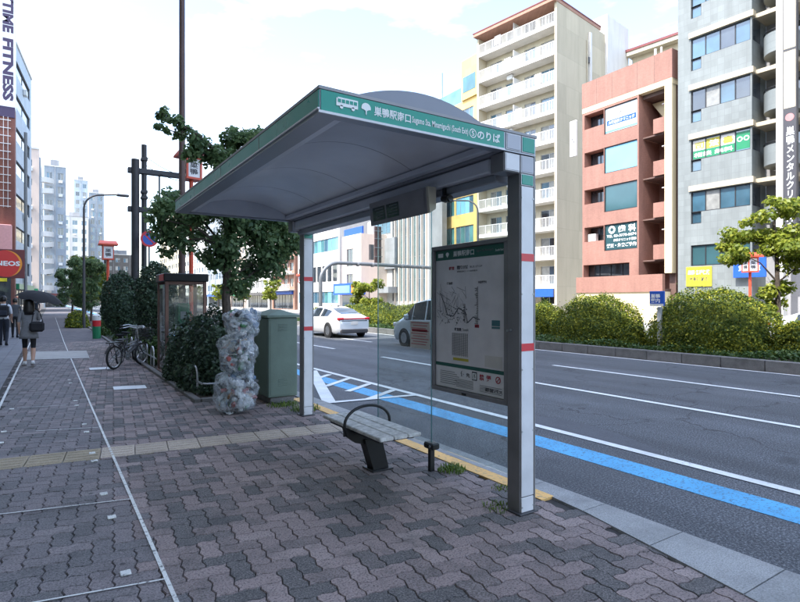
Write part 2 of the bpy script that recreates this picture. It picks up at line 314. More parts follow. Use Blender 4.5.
def dup(root, loc, rz=None, label=None, group=None, scale=None):
    def cp(o, par):
        c = o.copy(); C.objects.link(c); c.parent = par
        if par: c.matrix_parent_inverse = o.matrix_parent_inverse.copy()
        for ch in list(kids.get(o.name, [])): cp(ch, c)
        return c
    kids = {}
    for o in bpy.data.objects:
        if o.parent: kids.setdefault(o.parent.name, []).append(o)
    r = cp(root, None); r.location = loc
    if rz is not None: r.rotation_euler = (0, 0, rz)
    if label: r['label'] = label
    if group: r['group'] = group
    if scale: r.scale = scale
    return r
def text(name, body, mat, parent, loc, rot, h, width=None, bold=.012, align='LEFT', depth=.002):
    """lettering as a thin mesh; h = height of a full character cell, width = total width to fit"""
    cu = bpy.data.curves.new(name, 'FONT'); cu.body = body; cu.size = 1; cu.offset = bold; cu.extrude = 0; cu.align_x = 'LEFT'; cu.resolution_u = 2
    ob = bpy.data.objects.new(name, cu); C.objects.link(ob)
    bpy.context.view_layer.update()
    me = bpy.data.meshes.new_from_object(ob.evaluated_get(bpy.context.evaluated_depsgraph_get()))
    bpy.data.objects.remove(ob); bpy.data.curves.remove(cu)
    if len(me.vertices) == 0: me.from_pydata([(0, 0, 0), (1, 0, 0), (1, 1, 0)], [], [(0, 1, 2)])
    xs = [v.co.x for v in me.vertices]; ys = [v.co.y for v in me.vertices]; x0, x1 = min(xs), max(xs)
    ky = h/max(.01, (max(ys)-min(ys))); kx = (width/(x1-x0)) if width else ky; y0 = min(ys); ox = {'LEFT': 0, 'CENTER': -(x1-x0)*kx/2}[align]
    for v in me.vertices: v.co = ((v.co.x-x0)*kx+ox, (v.co.y-y0)*ky, 0)
    o = link(name, me, mat, parent); o.location = loc; o.rotation_euler = rot; return o
FR = (pi/2, 0, 0)                      # lettering that faces -Y of its parent
def fast_mesh(name, V, F, mat, parent=None):
    """numpy quads to a mesh object"""
    me = bpy.data.meshes.new(name); n, m = len(V), len(F)
    me.vertices.add(n); me.vertices.foreach_set('co', V.astype(np.float32).ravel()); me.loops.add(m*4); me.loops.foreach_set('vertex_index', F.astype(np.int32).ravel())
    me.polygons.add(m); me.polygons.foreach_set('loop_start', np.arange(0, m*4, 4, dtype=np.int32)); me.update(calc_edges=True); me.validate()
    return link(name, me, mat, parent)
def leaf_quads(pts, nrm, size, aspect=.5, jitter=.9, rng=np.random):
    """diamond-shaped folded leaves at pts facing about nrm"""
    n = len(pts); d = nrm+rng.normal(0, jitter, (n, 3)); d /= np.linalg.norm(d, axis=1, keepdims=True)+1e-9
    a = rng.normal(0, 1, (n, 3)); a -= d*np.sum(a*d, axis=1, keepdims=True); a /= np.linalg.norm(a, axis=1, keepdims=True)+1e-9; b = np.cross(d, a)
    s = size*rng.uniform(.6, 1.3, (n, 1)); L_ = a*s; W = b*s*aspect
    V = np.stack([pts-L_*.5, pts+W*.5+d*s*.12, pts+L_*.5, pts-W*.5+d*s*.12], 1).reshape(-1, 3)
    F = np.arange(n*4).reshape(n, 4); return V, F
def foliage(name, clumps, n, size, mat, parent, shell=.55, aspect=.5, rng=np.random):
    """leaves spread through ellipsoid clumps (cx,cy,cz,rx,ry,rz), dense near each surface"""
    c = np.array(clumps, float); vol = (c[:, 3]*c[:, 4]*c[:, 5])**(2/3); pick = rng.choice(len(c), n, p=vol/vol.sum()); c = c[pick]
    d = rng.normal(0, 1, (n, 3)); d /= np.linalg.norm(d, axis=1, keepdims=True)
    r = (shell+(1-shell)*rng.uniform(0, 1, (n, 1))**.7)*rng.uniform(.88, 1.08, (n, 1))
    p = c[:, :3]+d*c[:, 3:]*r; V, F = leaf_quads(p, d+np.array([0, 0, .5]), size, aspect, .7, rng)
    return fast_mesh(name, V, F, mat, parent)

# ------------------------------------------------------------------ ground, road, pavement
struct(MB().box(-700, 700, -700, 700, -1.2, -.16).build('ground', 'ground'))
road = struct(MB().box(3.5, 28.2, -40, 420, -.5, -.12).build('road', 'asphalt'))
def strip(mb, a, b, wd, z):
    a, b = Vector((*a, 0)), Vector((*b, 0)); d = (b-a).normalized(); n = Vector((-d.y, d.x, 0))*wd/2
    return mb.add([(p.x, p.y, z) for p in (a-n, b-n, b+n, a+n)], [(0, 1, 2, 3)])
def marking(name, mat, segs, wd, z=-.116):
    mb = MB()
    for a, b in segs: strip(mb, a, b, wd, z)
    return struct(mb.build(name, mat, fix=False))
marking('blue_lane_stripe', 'paint_blue', [((4.88, -30), (4.88, 300))], .37, -.1165)
marking('edge_line', 'paint_white', [((5.46, -30), (5.46, 300))], .125, -.113)
marking('lane_line', 'paint_white', [((8.3, -30), (8.3, 13.8))]+[((8.3, y), (8.3, y+5)) for y in range(17, 260, 10)], .125, -.113)
marking('lane_line', 'paint_white', [((10.95, 2.5), (10.95, 9.6))]+[((10.95, y), (10.95, y+5)) for y in range(19, 260, 10)], .12, -.113)
marking('median_edge_line', 'paint_white', [((14.0, -30), (14.0, 300))], .12, -.113)
hm = MB()
strip(hm, (5.25, 11.95), (3.82, 8.0), .22, -.109); strip(hm, (3.75, 8.05), (5.4, 7.86), .13, -.1085)
for a, b in (((4.58, 8.84), (5.38, 9.42)), ((4.50, 9.6), (5.38, 10.32)), ((4.55, 7.98), (5.38, 8.52)), ((4.86, 10.72), (5.3, 11.1))): strip(hm, a, b, .13, -.1075)
struct(hm.build('hatched_marking', 'paint_white', fix=False))
pl = [(5.53, 3.3), (5.75, 3.6), (5.98, 4.2), (6.08, 4.8), (5.98, 5.3), (5.8, 5.8), (5.53, 6.2)]
struct(MB().add([(x, y, -.1145) for x, y in pl], [tuple(range(len(pl)))]).build('asphalt_patch', 'asphalt_pale', fix=False))

walk = struct(MB().box(-12, 3.42, -40, 400, -.6, -.012).build('sidewalk', 'sand'))
# herringbone of wavy interlocking pavers, each with its own edge and height
U, D_ = .118, .072
def hedge(i, j): return [(i+t, j+D_*o) for t, o in ((0, 0), (.3, 1), (.7, -1))]
def vedge(i, j): return [(i+D_*o, j+t) for t, o in ((0, 0), (.3, 1), (.7, -1))]
def rev(e, end): return [end]+e[:0:-1]
def outline(wd, ht):
    p = []
    for i in range(wd): p += hedge(i, 0)
    for j in range(ht): p += [(wd+x, y) for x, y in vedge(0, j)]
    for i in range(wd-1, -1, -1): p += [(i+1, ht)]+[(x, ht+y) for x, y in hedge(i, 0)[:0:-1]]
    for j in range(ht-1, -1, -1): p += [(0, j+1)]+[(x, y) for x, y in vedge(0, j)[:0:-1]]
    return [((x-wd/2)*U, (y-ht/2)*U) for x, y in p]
def paver_geo(o):
    n = len(o)
    def ins(k):
        r = []
        for i in range(n):
            a, b, c = Vector(o[i-1]), Vector(o[i]), Vector(o[(i+1) % n]); e1, e2 = (b-a).normalized(), (c-b).normalized()
            nn = Vector((-e1.y-e2.y, e1.x+e2.x)).normalized(); q = b+nn*k; r.append((q.x, q.y))
        return r
    t, m = ins(.0062), ins(.0022)
    return [(x, y, 0) for x, y in t]+[(x, y, -.009) for x, y in m], [tuple(range(n))]+[(i, n+i, n+(i+1) % n, (i+1) % n) for i in range(n)]
PG = {'H': paver_geo(outline(2, 1)), 'V': paver_geo(outline(1, 2))}
PMESH = {}
for zone in ('walk', 'lane'):
    for k in 'HV':
        me = bpy.data.meshes.new('paver'); me.from_pydata(PG[k][0], [], PG[k][1]); me.materials.append(MATS['paver_'+zone]); PMESH[zone+k] = me
PR = R(-5); pc, ps = cos(PR), sin(PR)
band_y = lambda x: 6.36-.115*(x+.4)          # centre of the tactile band
def bed(x, y): return x > 1.86 and y > 8.62
lst = []
for i in range(-60, 60):
    for j in range(-60, 240):
        k = (i-j) % 4
        if k == 0: kind, cx, cy = 'H', i+1, j+.5
        elif k == 3: kind, cx, cy = 'V', i+.5, j+1
        else: continue
        x, y = (cx*pc-cy*ps)*U, (cx*ps+cy*pc)*U
        xi = 3.27 if y > 2.9 else 3.40-.18*max(0, 2.8-y)
        if x < -.63 or x > min(3.27, xi) or y < -2.2 or y > 24 or bed(x-.02, y-.02) or abs(y-band_y(x)) < .14: continue
        lst.append((x, y, kind, 'lane' if x < .5 else 'walk'))
def shown(p):
    x, y = p[0], p[1]; dp = x*sin(YAW)+y*cos(YAW); r = x*cos(YAW)-y*sin(YAW)
    return dp > 2.75 and abs(r) < dp*.75
vis = sorted([p for p in lst if shown(p)], key=lambda p: p[0]*sin(YAW)+p[1]*cos(YAW))
near = set(id(p) for p in vis[:300])
far = {'walk': MB(), 'lane': MB()}
rp = random.Random(3)
for p in lst:
    x, y, kind, zone = p; dz = rp.uniform(-.0022, .0022); tx, ty = rp.uniform(-.014, .014), rp.uniform(-.014, .014)
    if id(p) in near:
        o = bpy.data.objects.new('paver', PMESH[zone+kind]); C.objects.link(o); o.parent = walk; o.location = (x, y, dz); o.rotation_euler = (tx, ty, PR)
    else:
        vs, fs = PG[kind]; far[zone].add([(x+a*pc-b*ps, y+a*ps+b*pc, dz+c+tx*b-ty*a) for a, b, c in vs], fs)
for z in far: stuff(far[z].build('paver_field', 'paver_'+z, walk, fix=False))
# paving beyond the pavers one can tell apart
m, t, b_ = nodes('far_paving'); g_ = t.nodes.new('ShaderNodeNewGeometry'); vo = t.nodes.new('ShaderNodeTexVoronoi'); vo.inputs['Scale'].default_value = 6; t.links.new(g_.outputs['Position'], vo.inputs['Vector'])
cc = mixc(t, mrange(t, vo.outputs['Color'], 0, 1, 0, 1), (.06, .058, .064), (.13, .11, .115)); cc = mixc(t, mrange(t, noise(t, g_.outputs['Position'], 2, 5, .6), .45, .7, 0, .6), cc, (.05, .052, .055))
t.links.new(cc, b_.inputs['Base Color']); b_.inputs['Roughness'].default_value = .85
struct(MB().box(-.66, 3.2, 24, 400, -.1, -.004).build('sidewalk_far', 'far_paving'))
# square slabs along the frontages, left of the cycle lane
sm = bpy.data.meshes.new('slab'); mbx = MB().bbox(-.147, .147, -.147, .147, -.03, 0, b=.004); sm.from_pydata(mbx.v, [], mbx.f); sm.materials.append(MATS['tile_grey'])
cnt = 0; fs_ = MB()
for i in range(8):
    for j in range(-8, 130):
        x, y = -.88-.3*i, .15+.3*j
        if 1.5 < y < 24 and i < 4 and y > 7:
            o = bpy.data.objects.new('slab', sm); C.objects.link(o); o.parent = walk; o.location = (x, y, rp.uniform(-.001, .002)); cnt += 1
        else: fs_.add([(x+a, y+b, c) for a, b, c in mbx.v], mbx.f)
stuff(fs_.build('slab_field', 'tile_grey', walk, fix=False))
# tactile band across the pavement: ribbed tiles with joints
def tile_geo():
    mb = MB().bbox(-.153, .153, -.208, .208, -.03, .004, b=.005)
    for k in range(4): y = -.15+k*.1; mb.bbox(-.135, .135, y-.018, y+.018, .003, .0085, b=.003)
    return mb
tg = tile_geo(); tms = {}
for n_ in ('tile_tan', 'tile_pale'):
    me = bpy.data.meshes.new('tactile_tile'); me.from_pydata(tg.v, [], tg.f); me.materials.append(MATS[n_]); tms[n_] = me
x = -1.9
while x < 3.15:
    o = bpy.data.objects.new('tactile_tile', tms['tile_tan' if x < .45 else 'tile_pale']); C.objects.link(o); o.parent = walk
    o.location = (x, band_y(x), rp.uniform(0, .002)); o.rotation_euler = (0, 0, R(-6.5)); x += .311
# cycle-lane lines and studs
marking('cycle_lane_line', 'paint_line', [((.575, -2), (.505, 9.5)), ((.505, 9.5), (.44, 24)), ((.44, 24), (.42, 60))], .023, .0085)
marking('cycle_lane_line', 'paint_line', [((-.62, 5), (-.60, 60))], .035, .0085)
marking('lane_cross_line', 'paint_line', [((-.62, 4.92), (.53, 4.67)), ((-.62, 3.44), (.55, 3.22)), ((-.16, 7.73), (.5, 7.53)), ((-.4, 9.55), (.2, 9.4)), ((-.4, 13.0), (.1, 12.9)), ((-.5, 15.5), (.4, 15.3))], .014, .0087)
sb = MB()
for x, y in ((.37, 2.95), (.36, 3.42), (.37, 4.36), (.36, 4.92), (.36, 5.98), (.36, 6.3), (.36, 7.35), (.36, 7.83), (.33, 9.3), (.33, 9.75), (.32, 11.9), (.32, 12.4), (-.45, 7.3), (-.46, 7.9), (-.46, 9.5)):
    sb.bbox(x-.028, x+.028, y-.03, y+.03, 0, .011, b=.004)
struct(sb.build('lane_stud', 'paint_line'))
pp = MB(); pp.add([(x, y, .0088) for x, y in ((.93, 10.55), (1.44, 10.45), (1.46, 10.85), (.95, 10.98))], [(0, 1, 2, 3)])
struct(pp.build('pavement_plate', 'paint_white', fix=False))
struct(MB().add([(x, y, .009) for x, y in ((-.55, 17.2), (.9, 16.8), (.95, 19.4), (-.55, 19.9))], [(0, 1, 2, 3)]).build('concrete_apron', 'slab', fix=False))
struct(MB().add([(x, y, .009) for x, y in ((.75, 13.9), (1.25, 13.85), (1.25, 14.3), (.75, 14.35))], [(0, 1, 2, 3)]).build('pavement_plate', 'paint_white', fix=False))
# kerb of the pavement, its yellow strip
kerb = struct(MB().box(3.42, 3.50, -40, 400, -.5, -.06).build('kerb', 'kerb'))
y = -4.0; k = 0
while y < 70:
    xi = lambda q: 3.345 if q > 2.9 else 3.345-.19*(2.9-q) if q > .5 else 2.89
    a, b = y+.004, y+.596
    mb = MB(); pts = [(xi(a), a), (3.56, a), (3.56, b), (xi(b), b)]; q2 = [(xi(a)+.002, a), (3.545, a), (3.545, b), (xi(b)+.002, b)]
    dz = rp.uniform(0, .003)
    mb.add([(*p, -.2) for p in pts]+[(*p, -.012+dz) for p in pts]+[(*p, .006+dz) for p in q2], [(0, 1, 5, 4), (1, 2, 6, 5), (2, 3, 7, 6), (3, 0, 4, 7), (4, 5, 9, 8), (5, 6, 10, 9), (6, 7, 11, 10), (7, 4, 8, 11), (8, 9, 10, 11)])
    o = mb.build('kerb_stone', 'kerb', kerb); y += .6; k += 1
marking('gutter', 'kerb', [((3.66, -30), (3.66, 200))], .2, -.1172)
struct(MB().box(3.20, 3.345, 2.92, 8.1, -.1, .0075).build('yellow_strip', 'paint_yellow'))
# planting bed at the kerb with stone edging
bedo = struct(MB().box(1.95, 3.33, 8.7, 60, -.3, .035).build('planting_bed', 'soil'))
for j in range(38):
    y = 8.62+.8*j; box('edging_stone', 'kerb_old', bedo, 1.85, 1.95, y+.004, y+.796, -.2, .055+rp.uniform(-.006, .006), b=.01)
for j in range(2): box('edging_stone', 'kerb_old', bedo, 1.954+.69*j, 2.64+.69*j, 8.60, 8.70, -.2, .05, b=.01)
# median island
med = struct(MB().box(14.30, 18.2, -30, 300, -.5, .10).build('median', 'soil'))
for j in range(-10, 66): box('kerb_stone', 'kerb_old', med, 14.12, 14.30, j+.006, j+.994, -.4, .16+rp.uniform(-.006, .006), b=.015)
box('kerb_stone', 'kerb_old', med, 14.12, 14.3, 66, 300, -.4, .16); box('kerb_stone', 'kerb_old', med, 18.2, 18.38, -30, 300, -.4, .16)
struct(MB().box(28.2, 60, -40, 420, -.5, 0).build('far_sidewalk', 'slab'))

# ------------------------------------------------------------------ bus shelter
sh = thing('bus_shelter', 'grey metal bus shelter with green lettered fascia and curved roof', 'bus shelter', (2.92, 2.87, 0))
O = Vector((2.92, 2.87, 0))
def sp(name, mat, mb, parent=sh, smooth=False): 
    mb.v = [(v[0]-O.x, v[1]-O.y, v[2]) for v in mb.v]; return mb.build(name, mat, parent, smooth)
X0, X1, Y0, Y1, ZB, ZT = 1.275, 3.005, 2.80, 6.95, 2.615, 2.75
# roof rim, inner step, beam
def vz(x, base, rise): c, hw = 2.045, .625; return base+rise*(1-((x-c)/hw)**2)
EX = [1.471+1.148*i/14 for i in range(15)]; END = [(1.471, ZB+.018), (2.619, ZB+.018)]+[(x, vz(x, ZB+.062, .155)) for x in EX[::-1]]
sp('roof_rim', 'alu_grey', MB().box(X0, 1.405, Y0, Y1, ZB, ZT-.002).box(1.405, X1-.0, Y0, Y0+.075, ZB, ZT-.002).box(1.405, X1, Y1-.075, Y1, ZB, ZT-.002).box(2.70, X1, Y0+.075, Y1-.075, ZB, ZT-.002))
sp('rim_step', 'soffit', MB().box(1.41, 1.47, Y0+.08, Y1-.08, ZB+.018, ZB+.06).box(2.62, 2.695, Y0+.08, Y1-.08, ZB+.018, ZB+.06).prism(END, 'y', Y0+.08, Y0+.12).prism(END, 'y', Y1-.12, Y1-.08))
sp('roof_edge_cap', 'alu_dark', MB().box(X0-.008, X1+.008, Y0-.008, Y0+.05, ZT-.002, ZT+.016).box(X0-.008, X0+.05, Y0+.05, Y1+.008, ZT-.002, ZT+.016).box(X1-.05, X1+.008, Y0+.05, Y1+.008, ZT-.002, ZT+.016).box(X0+.05, X1-.05, Y1-.05, Y1+.008, ZT-.002, ZT+.016))
def vz(x, base, rise): c, hw = 2.045, .625; return base+rise*(1-((x-c)/hw)**2)
N = 18; xs = [1.42+1.25*i/N for i in range(N+1)]
for k in range(4):
    ya, yb = Y0+.10+k*.9875+.004, Y0+.10+(k+1)*.9875-.004; mb = MB()
    mb.add([(x, yy, vz(x, ZB+.055, .155)) for x in xs for yy in (ya, yb)], [(2*i, 2*i+1, 2*i+3, 2*i+2) for i in range(N)])
    sp('soffit_panel', 'soffit', mb, smooth='all')
    if k: sp('soffit_seam', 'alu_dark', MB().add([(x, yy, vz(x, ZB+.061, .155)) for x in xs for yy in (ya-.012, ya+.006)], [(2*i, 2*i+1, 2*i+3, 2*i+2) for i in range(N)]))
mb = MB(); n2 = N+1
prof = [(x, vz(x, ZT-.02, .165)) for x in xs]
mb.add([(x, Y0+.06, z) for x, z in prof]+[(x, Y1-.06, z) for x, z in prof], [(i, i+1, n2+i+1, n2+i) for i in range(N)]+[tuple(range(n2))[::-1], tuple(range(n2, 2*n2))])
sp('roof_vault', 'vault_top', mb, smooth=True)
sp('roof_deck', 'vault_top', MB().box(X0+.05, 1.42, Y0+.05, Y1-.05, ZT-.03, ZT+.004).box(2.67, X1-.05, Y0+.05, Y1-.05, ZT-.03, ZT+.004))
sp('beam', 'soffit', MB().bbox(2.735, 2.975, 3.0, 6.88, 2.505, 2.612, b=.01)); sp('gutter_channel', 'alu_grey', MB().bbox(2.80, 2.96, 3.0, 6.86, 2.44, 2.503, b=.008))
# green fascia with white trim and lettering
fa = sp('fascia', 'green', MB().box(X0+.006, 2.685, Y0-.006, Y0-.001, ZB+.012, ZT-.006)); fl = sp('fascia', 'green', MB().box(X0-.006, X0-.001, Y0+.004, Y1-.01, ZB+.03, ZT-.006))
sp('fascia_trim', 'panel_white', MB().box(X0-.010, 2.69, Y0-.012, Y0-.0005, ZB-.003, ZB+.011).box(X0-.012, X0-.0005, Y0, Y1, ZB+.018, ZB+.028))
for k in range(1, 4): sp('fascia_joint', 'alu_dark', MB().box(X0-.0075, X0-.005, Y0+k*1.04-.004, Y0+k*1.04+.004, ZB+.03, ZT-.006), fl)
def ft(name, body, x, z, h, wd, bold=.012): return text(name, body, 'letter_white', fa, (x-O.x, Y0-.0085-O.y, z), FR, h, wd, bold)
ft('lettering', '巣鴨駅南口', 1.625, 2.658, .058, .265, .02); ft('lettering', 'Sugamo Sta. Minamiguchi (South Exit)', 1.90, 2.655, .052, .455, .015)
ft('lettering', '⑤', 2.365, 2.652, .062, .062, .012); ft('lettering', 'のりば', 2.435, 2.653, .062, .21, .025)
bi = MB().box(1.375, 1.515, Y0-.010, Y0-.007, 2.672, 2.716).box(1.385, 1.515, Y0-.010, Y0-.007, 2.7161, 2.722)
for cx in (1.408, 1.483): bi.lathe([(.011, Y0-.010), (.011, Y0-.007)], 12, (cx, 0, 2.668), 'y')
sp('bus_symbol', 'letter_white', bi, fa); bw = MB()
for k in range(5): bw.box(1.384+k*.026, 1.404+k*.026, Y0-.0115, Y0-.0102, 2.692, 2.712)
sp('bus_symbol_window', 'green', bw, fa)
gk = [(1.570+.032*cos(a), 2.692+.030*sin(a)) for a in [R(-15+210*i/14) for i in range(15)]]
sp('leaf_symbol', 'letter_white', MB().prism(gk+[(1.552, 2.682), (1.566, 2.676), (1.567, 2.652), (1.573, 2.652), (1.574, 2.676), (1.588, 2.682)], 'y', Y0-.010, Y0-.007), fa)
# posts
def post(y, front):
    s_ = 1 if front else 1
    p = sp('post', 'alu_dark', MB().bbox(2.858, 2.998, y+.004, y+.132, 0, 2.612, b=.004))
    sp('post_panel', 'panel_white', MB().bbox(2.866, 2.990, y-.007, y+.003, .125, 2.385, b=.003), p)
    sp('post_panel', 'panel_white', MB().bbox(2.866, 2.990, y-.007, y+.003, .012, .118, b=.003), p)
    for z in (1.185, 1.84) if front else (1.15, 1.82): sp('red_band', 'red_band', MB().box(2.864, 2.992, y-.0095, y-.0072, z, z+.055), p)
    sp('post_edge', 'alu_dark', MB().box(2.992, 3.004, y-.010, y+.132, 0, 2.612), p)
    sp('bracket', 'alu_dark', MB().bbox(2.700, 2.857, y+.004, y+.14, 2.475, 2.612, b=.004), p)
    for (xa, xb, za, zb, m_) in ((2.706, 2.848, ZB+.012, ZT-.008, 'panel_grey'), (2.860, 2.996, ZB+.012, ZT-.008, 'green'), (2.706, 2.848, 2.482, 2.606, 'panel_white'), (2.860, 2.996, 2.482, 2.606, 'panel_grey'), (2.864, 2.992, 2.392, 2.474, 'green')):
        if zb > 2.61 and not front: continue
        yy = Y0 if zb > 2.61 else y
        sp('square_panel', m_, MB().bbox(xa+.006, xb-.006, yy-.009, yy-.001, za+.005, zb-.005, b=.003), p)
        sp('panel_rim', 'panel_white', MB().box(xa, xb, yy-.006, yy-.0015, za, za+.0045).box(xa, xb, yy-.006, yy-.0015, zb-.0045, zb).box(xa, xa+.0055, yy-.006, yy-.0015, za+.0045, zb-.0045).box(xb-.0055, xb, yy-.006, yy-.0015, za+.0045, zb-.0045), p)
    for zq in (.05, .60, 1.05, 1.60, 2.30):
        for xq in (2.872, 2.984): sp('bolt', 'steel', MB().lathe([(.0055, y-.0105), (.0065, y-.0068)], 8, (xq, 0, zq), 'y'), p)
    sp('base_plate', 'dark_grey', MB().bbox(2.83, 3.02, y-.03, y+.16, 0, .012, b=.004), p)
post(2.81, True); post(6.80, False)
# glass wall between the posts
for ya, yb in ((2.965, 3.975), (3.985, 4.93)):
    g = sp('glass_pane', 'glass_clear', MB().box(2.915, 2.925, ya, yb, .235, 2.438)); sp('glass_edge', 'glass_teal', MB().box(2.9145, 2.9255, yb+.0005, yb+.004, .235, 2.438), g)
for y in (3.98,):
    p = sp('glass_foot', 'black', MB().bbox(2.895, 2.945, y-.02, y+.02, 0, .21, b=.004).bbox(2.875, 2.965, y-.075, y+.065, .205, .262, b=.012)); sp('clamp_bolt', 'steel', MB().lathe([(.012, 2.868), (.012, 2.876)], 10, (0, y-.04, .235), 'x'), p)
# timetable case fixed to the near post
pcse = sp('poster_case', 'alu_dark', MB().bbox(2.862, 2.912, 2.945, 3.90, .765, .80, b=.004).bbox(2.862, 2.912, 2.945, 3.90, 1.995, 2.03, b=.004).bbox(2.862, 2.912, 2.945, 2.985, .80, 1.995, b=.004).bbox(2.862, 2.912, 3.87, 3.90, .80, 1.995, b=.004).box(2.90, 2.909, 2.985, 3.87, .80, 1.995))
sp('poster_sheet', 'sheet', MB().box(2.889, 2.8995, 2.99, 3.865, 1.015, 1.905), pcse); sp('poster_sheet', 'sheet_low', MB().box(2.889, 2.8995, 2.99, 3.865, .805, .985), pcse)
sp('poster_header', 'ink_green', MB().box(2.888, 2.8995, 2.99, 3.865, 1.906, 1.99), pcse); sp('poster_band', 'ink_green', MB().box(2.888, 2.8995, 2.99, 3.865, .986, 1.014), pcse)
PX = 2.8868
def pt(body, y, z, h, wd, mat='ink', bold=.01, nm='lettering'): return text(nm, body, mat, pcse, (PX-O.x, y-O.y, z), (pi/2, 0, -pi/2), h, wd, bold)
pt('巣鴨駅南口', 3.62, 1.925, .05, .27, 'letter_white', .02); pt('Sugamo Sta. Minamiguchi', 3.32, 1.94, .025, .2, 'ink_soft'); pt('South Exit', 3.1, 1.935, .018, .09, 'letter_white')
sp('bus_symbol', 'letter_white', MB().box(2.8862, 2.8878, 3.76, 3.83, 1.93, 1.965), pcse); sp('leaf_symbol', 'letter_white', MB().prism([(3.70+.022*cos(a), 1.95+.02*sin(a)) for a in [pi*k/8 for k in range(9)]]+[(3.70, 1.925)], 'x', 2.8862, 2.8878), pcse)
pt('都営', 3.68, 1.815, .03, .075, 'ink_red', .03); pt('都営バス のりば', 3.57, 1.815, .034, .14, 'ink', .03); pt('BUS STOP', 3.40, 1.822, .016, .15, 'ink_soft'); pt('巣鴨駅南口 バス路線案内', 3.57, 1.79, .014, .26, 'ink_soft')
pt('路線図', 3.71, 1.69, .022, .08, 'ink', .02); pt('停留所案内', 3.30, 1.69, .022, .1, 'ink', .02); pt('時刻表', 3.60, 1.295, .03, .09, 'ink', .03); pt('Timetable', 3.50, 1.30, .022, .08, 'ink_soft')
rq = random.Random(5); ln = MB(); rd = MB()
def pbox(mb, ya, yb, za, zb): mb.box(PX-.0006, PX+.0008, ya, yb, za, zb)
def pline(mb, a, b, wd):
    a, b = Vector((0, *a)), Vector((0, *b)); d = (b-a).normalized(); n = Vector((0, -d.z, d.y))*wd/2; mb.add([(PX, p.y, p.z) for p in (a-n, b-n, b+n, a+n)], [(0, 1, 2, 3)])
node = [(3.80, 1.62), (3.74, 1.52), (3.70, 1.43), (3.62, 1.42), (3.55, 1.49), (3.46, 1.46), (3.43, 1.37), (3.36, 1.42), (3.28, 1.40)]
for a, b in zip(node, node[1:]): pline(ln, a, b, .008)
sp('route_map', 'ink', ln, pcse); ln = MB()
for _ in range(70):
    y, z = rq.uniform(3.44, 3.82), rq.uniform(1.36, 1.64); a = rq.choice((.3, -.9, 1.5, .8)); l = rq.uniform(.03, .12); pline(ln, (y, z), (min(3.85, max(3.2, y+l*cos(a))), max(1.34, z+l*sin(a))), rq.choice((.0015, .003)))
for _ in range(46): y, z = rq.uniform(3.42, 3.8), rq.uniform(1.35, 1.5); pbox(ln, y, y+.012, z, z+.008)
for k in range(34): z = 1.66-k*.0098; pbox(ln, 3.30, 3.30+rq.uniform(.01, .045), z, z+.005)
for k in range(16): z = 1.52-k*.0098; pbox(ln, 3.46, 3.46+rq.uniform(.01, .04), z, z+.0045)
for k in range(20): z = 1.275-k*.0095; pbox(ln, 3.43, 3.63, z, z+.002)
for k in range(9): y = 3.43+k*.025; pbox(ln, y, y+.002, 1.085, 1.28)
for k in range(7): pbox(ln, 3.60-.03*(k % 3), 3.80, .94-k*.017, .944-k*.017)
for k in range(6): pbox(ln, 3.36, 3.62-.02*(k % 3), .89-k*.012, .893-k*.012)
for k in range(5): pbox(ln, 3.03+.03*(k % 2), 3.28, .875-k*.012, .878-k*.012)
stuff(sp('small_print', 'ink_soft', ln, pcse))
q = MB(); pbox(q, 3.29, 3.34, 1.335, 1.36); sp('red_print', 'ink_red', q, pcse)
q = MB(); pbox(q, 3.05, 3.14, 1.355, 1.40); pbox(q, 3.05, 3.14, 1.335, 1.35); sp('teal_print', 'ink_teal', q, pcse)
q = MB(); pbox(q, 3.42, 3.62, 1.048, 1.07); sp('yellow_print', 'ink_yellow', q, pcse); q = MB(); pbox(q, 3.03, 3.22, 1.03, 1.12); sp('white_note', 'paper', q, pcse)
q = MB(); pbox(q, 3.315, 3.375, .905, .975); sp('black_symbol', 'ink', q, pcse)
text('wheelchair_symbol', '♿', 'letter_white', pcse, (PX-.001-O.x, 3.37-O.y, .913), (pi/2, 0, -pi/2), .052, .048, 0)
pt('禁', 3.285, .915, .05, .055, 'ink_red', .03); pt('煙', 3.205, .915, .05, .055, 'ink_red', .03); pt('優', 3.52, .92, .045, .05, 'ink', .02); pt('先', 3.45, .92, .035, .05, 'ink', .02); pt('都営バス', 3.22, .835, .03, .2, 'ink', .02)
ring = MB(); ring.lathe([(.020, PX-.0006), (.020, PX+.0004), (.028, PX+.0004), (.028, PX-.0006), (.020, PX-.0006)], 20, (0, 3.07, .94), 'x', False); pline(ring, (3.052, .958), (3.088, .922), .007); sp('no_smoking_symbol', 'ink_red', ring, pcse)
sp('case_lock', 'black', MB().bbox(2.852, 2.863, 3.42, 3.47, .772, .79, b=.003), pcse); sp('case_lock', 'steel', MB().lathe([(.009, 2.846), (.009, 2.859)], 10, (0, 2.93, 1.33), 'x').lathe([(.009, 2.846), (.009, 2.859)], 10, (0, 2.90, 1.335), 'x'))
# notice taped to the glass
nt_ = sp('paper_notice', 'paper', MB().box(2.911, 2.9142, 3.99, 4.31, 1.105, 1.36)); q = MB()
for k in range(9): q.box(2.9092, 2.9108, 4.01+.02*(k % 3), 4.29-.03*(k % 2), 1.34-k*.025, 1.348-k*.025)
sp('notice_print', 'ink_pink', q, nt_); sp('notice_headline', 'ink_red', MB().box(2.9092, 2.9108, 4.03, 4.28, 1.262, 1.285), nt_)
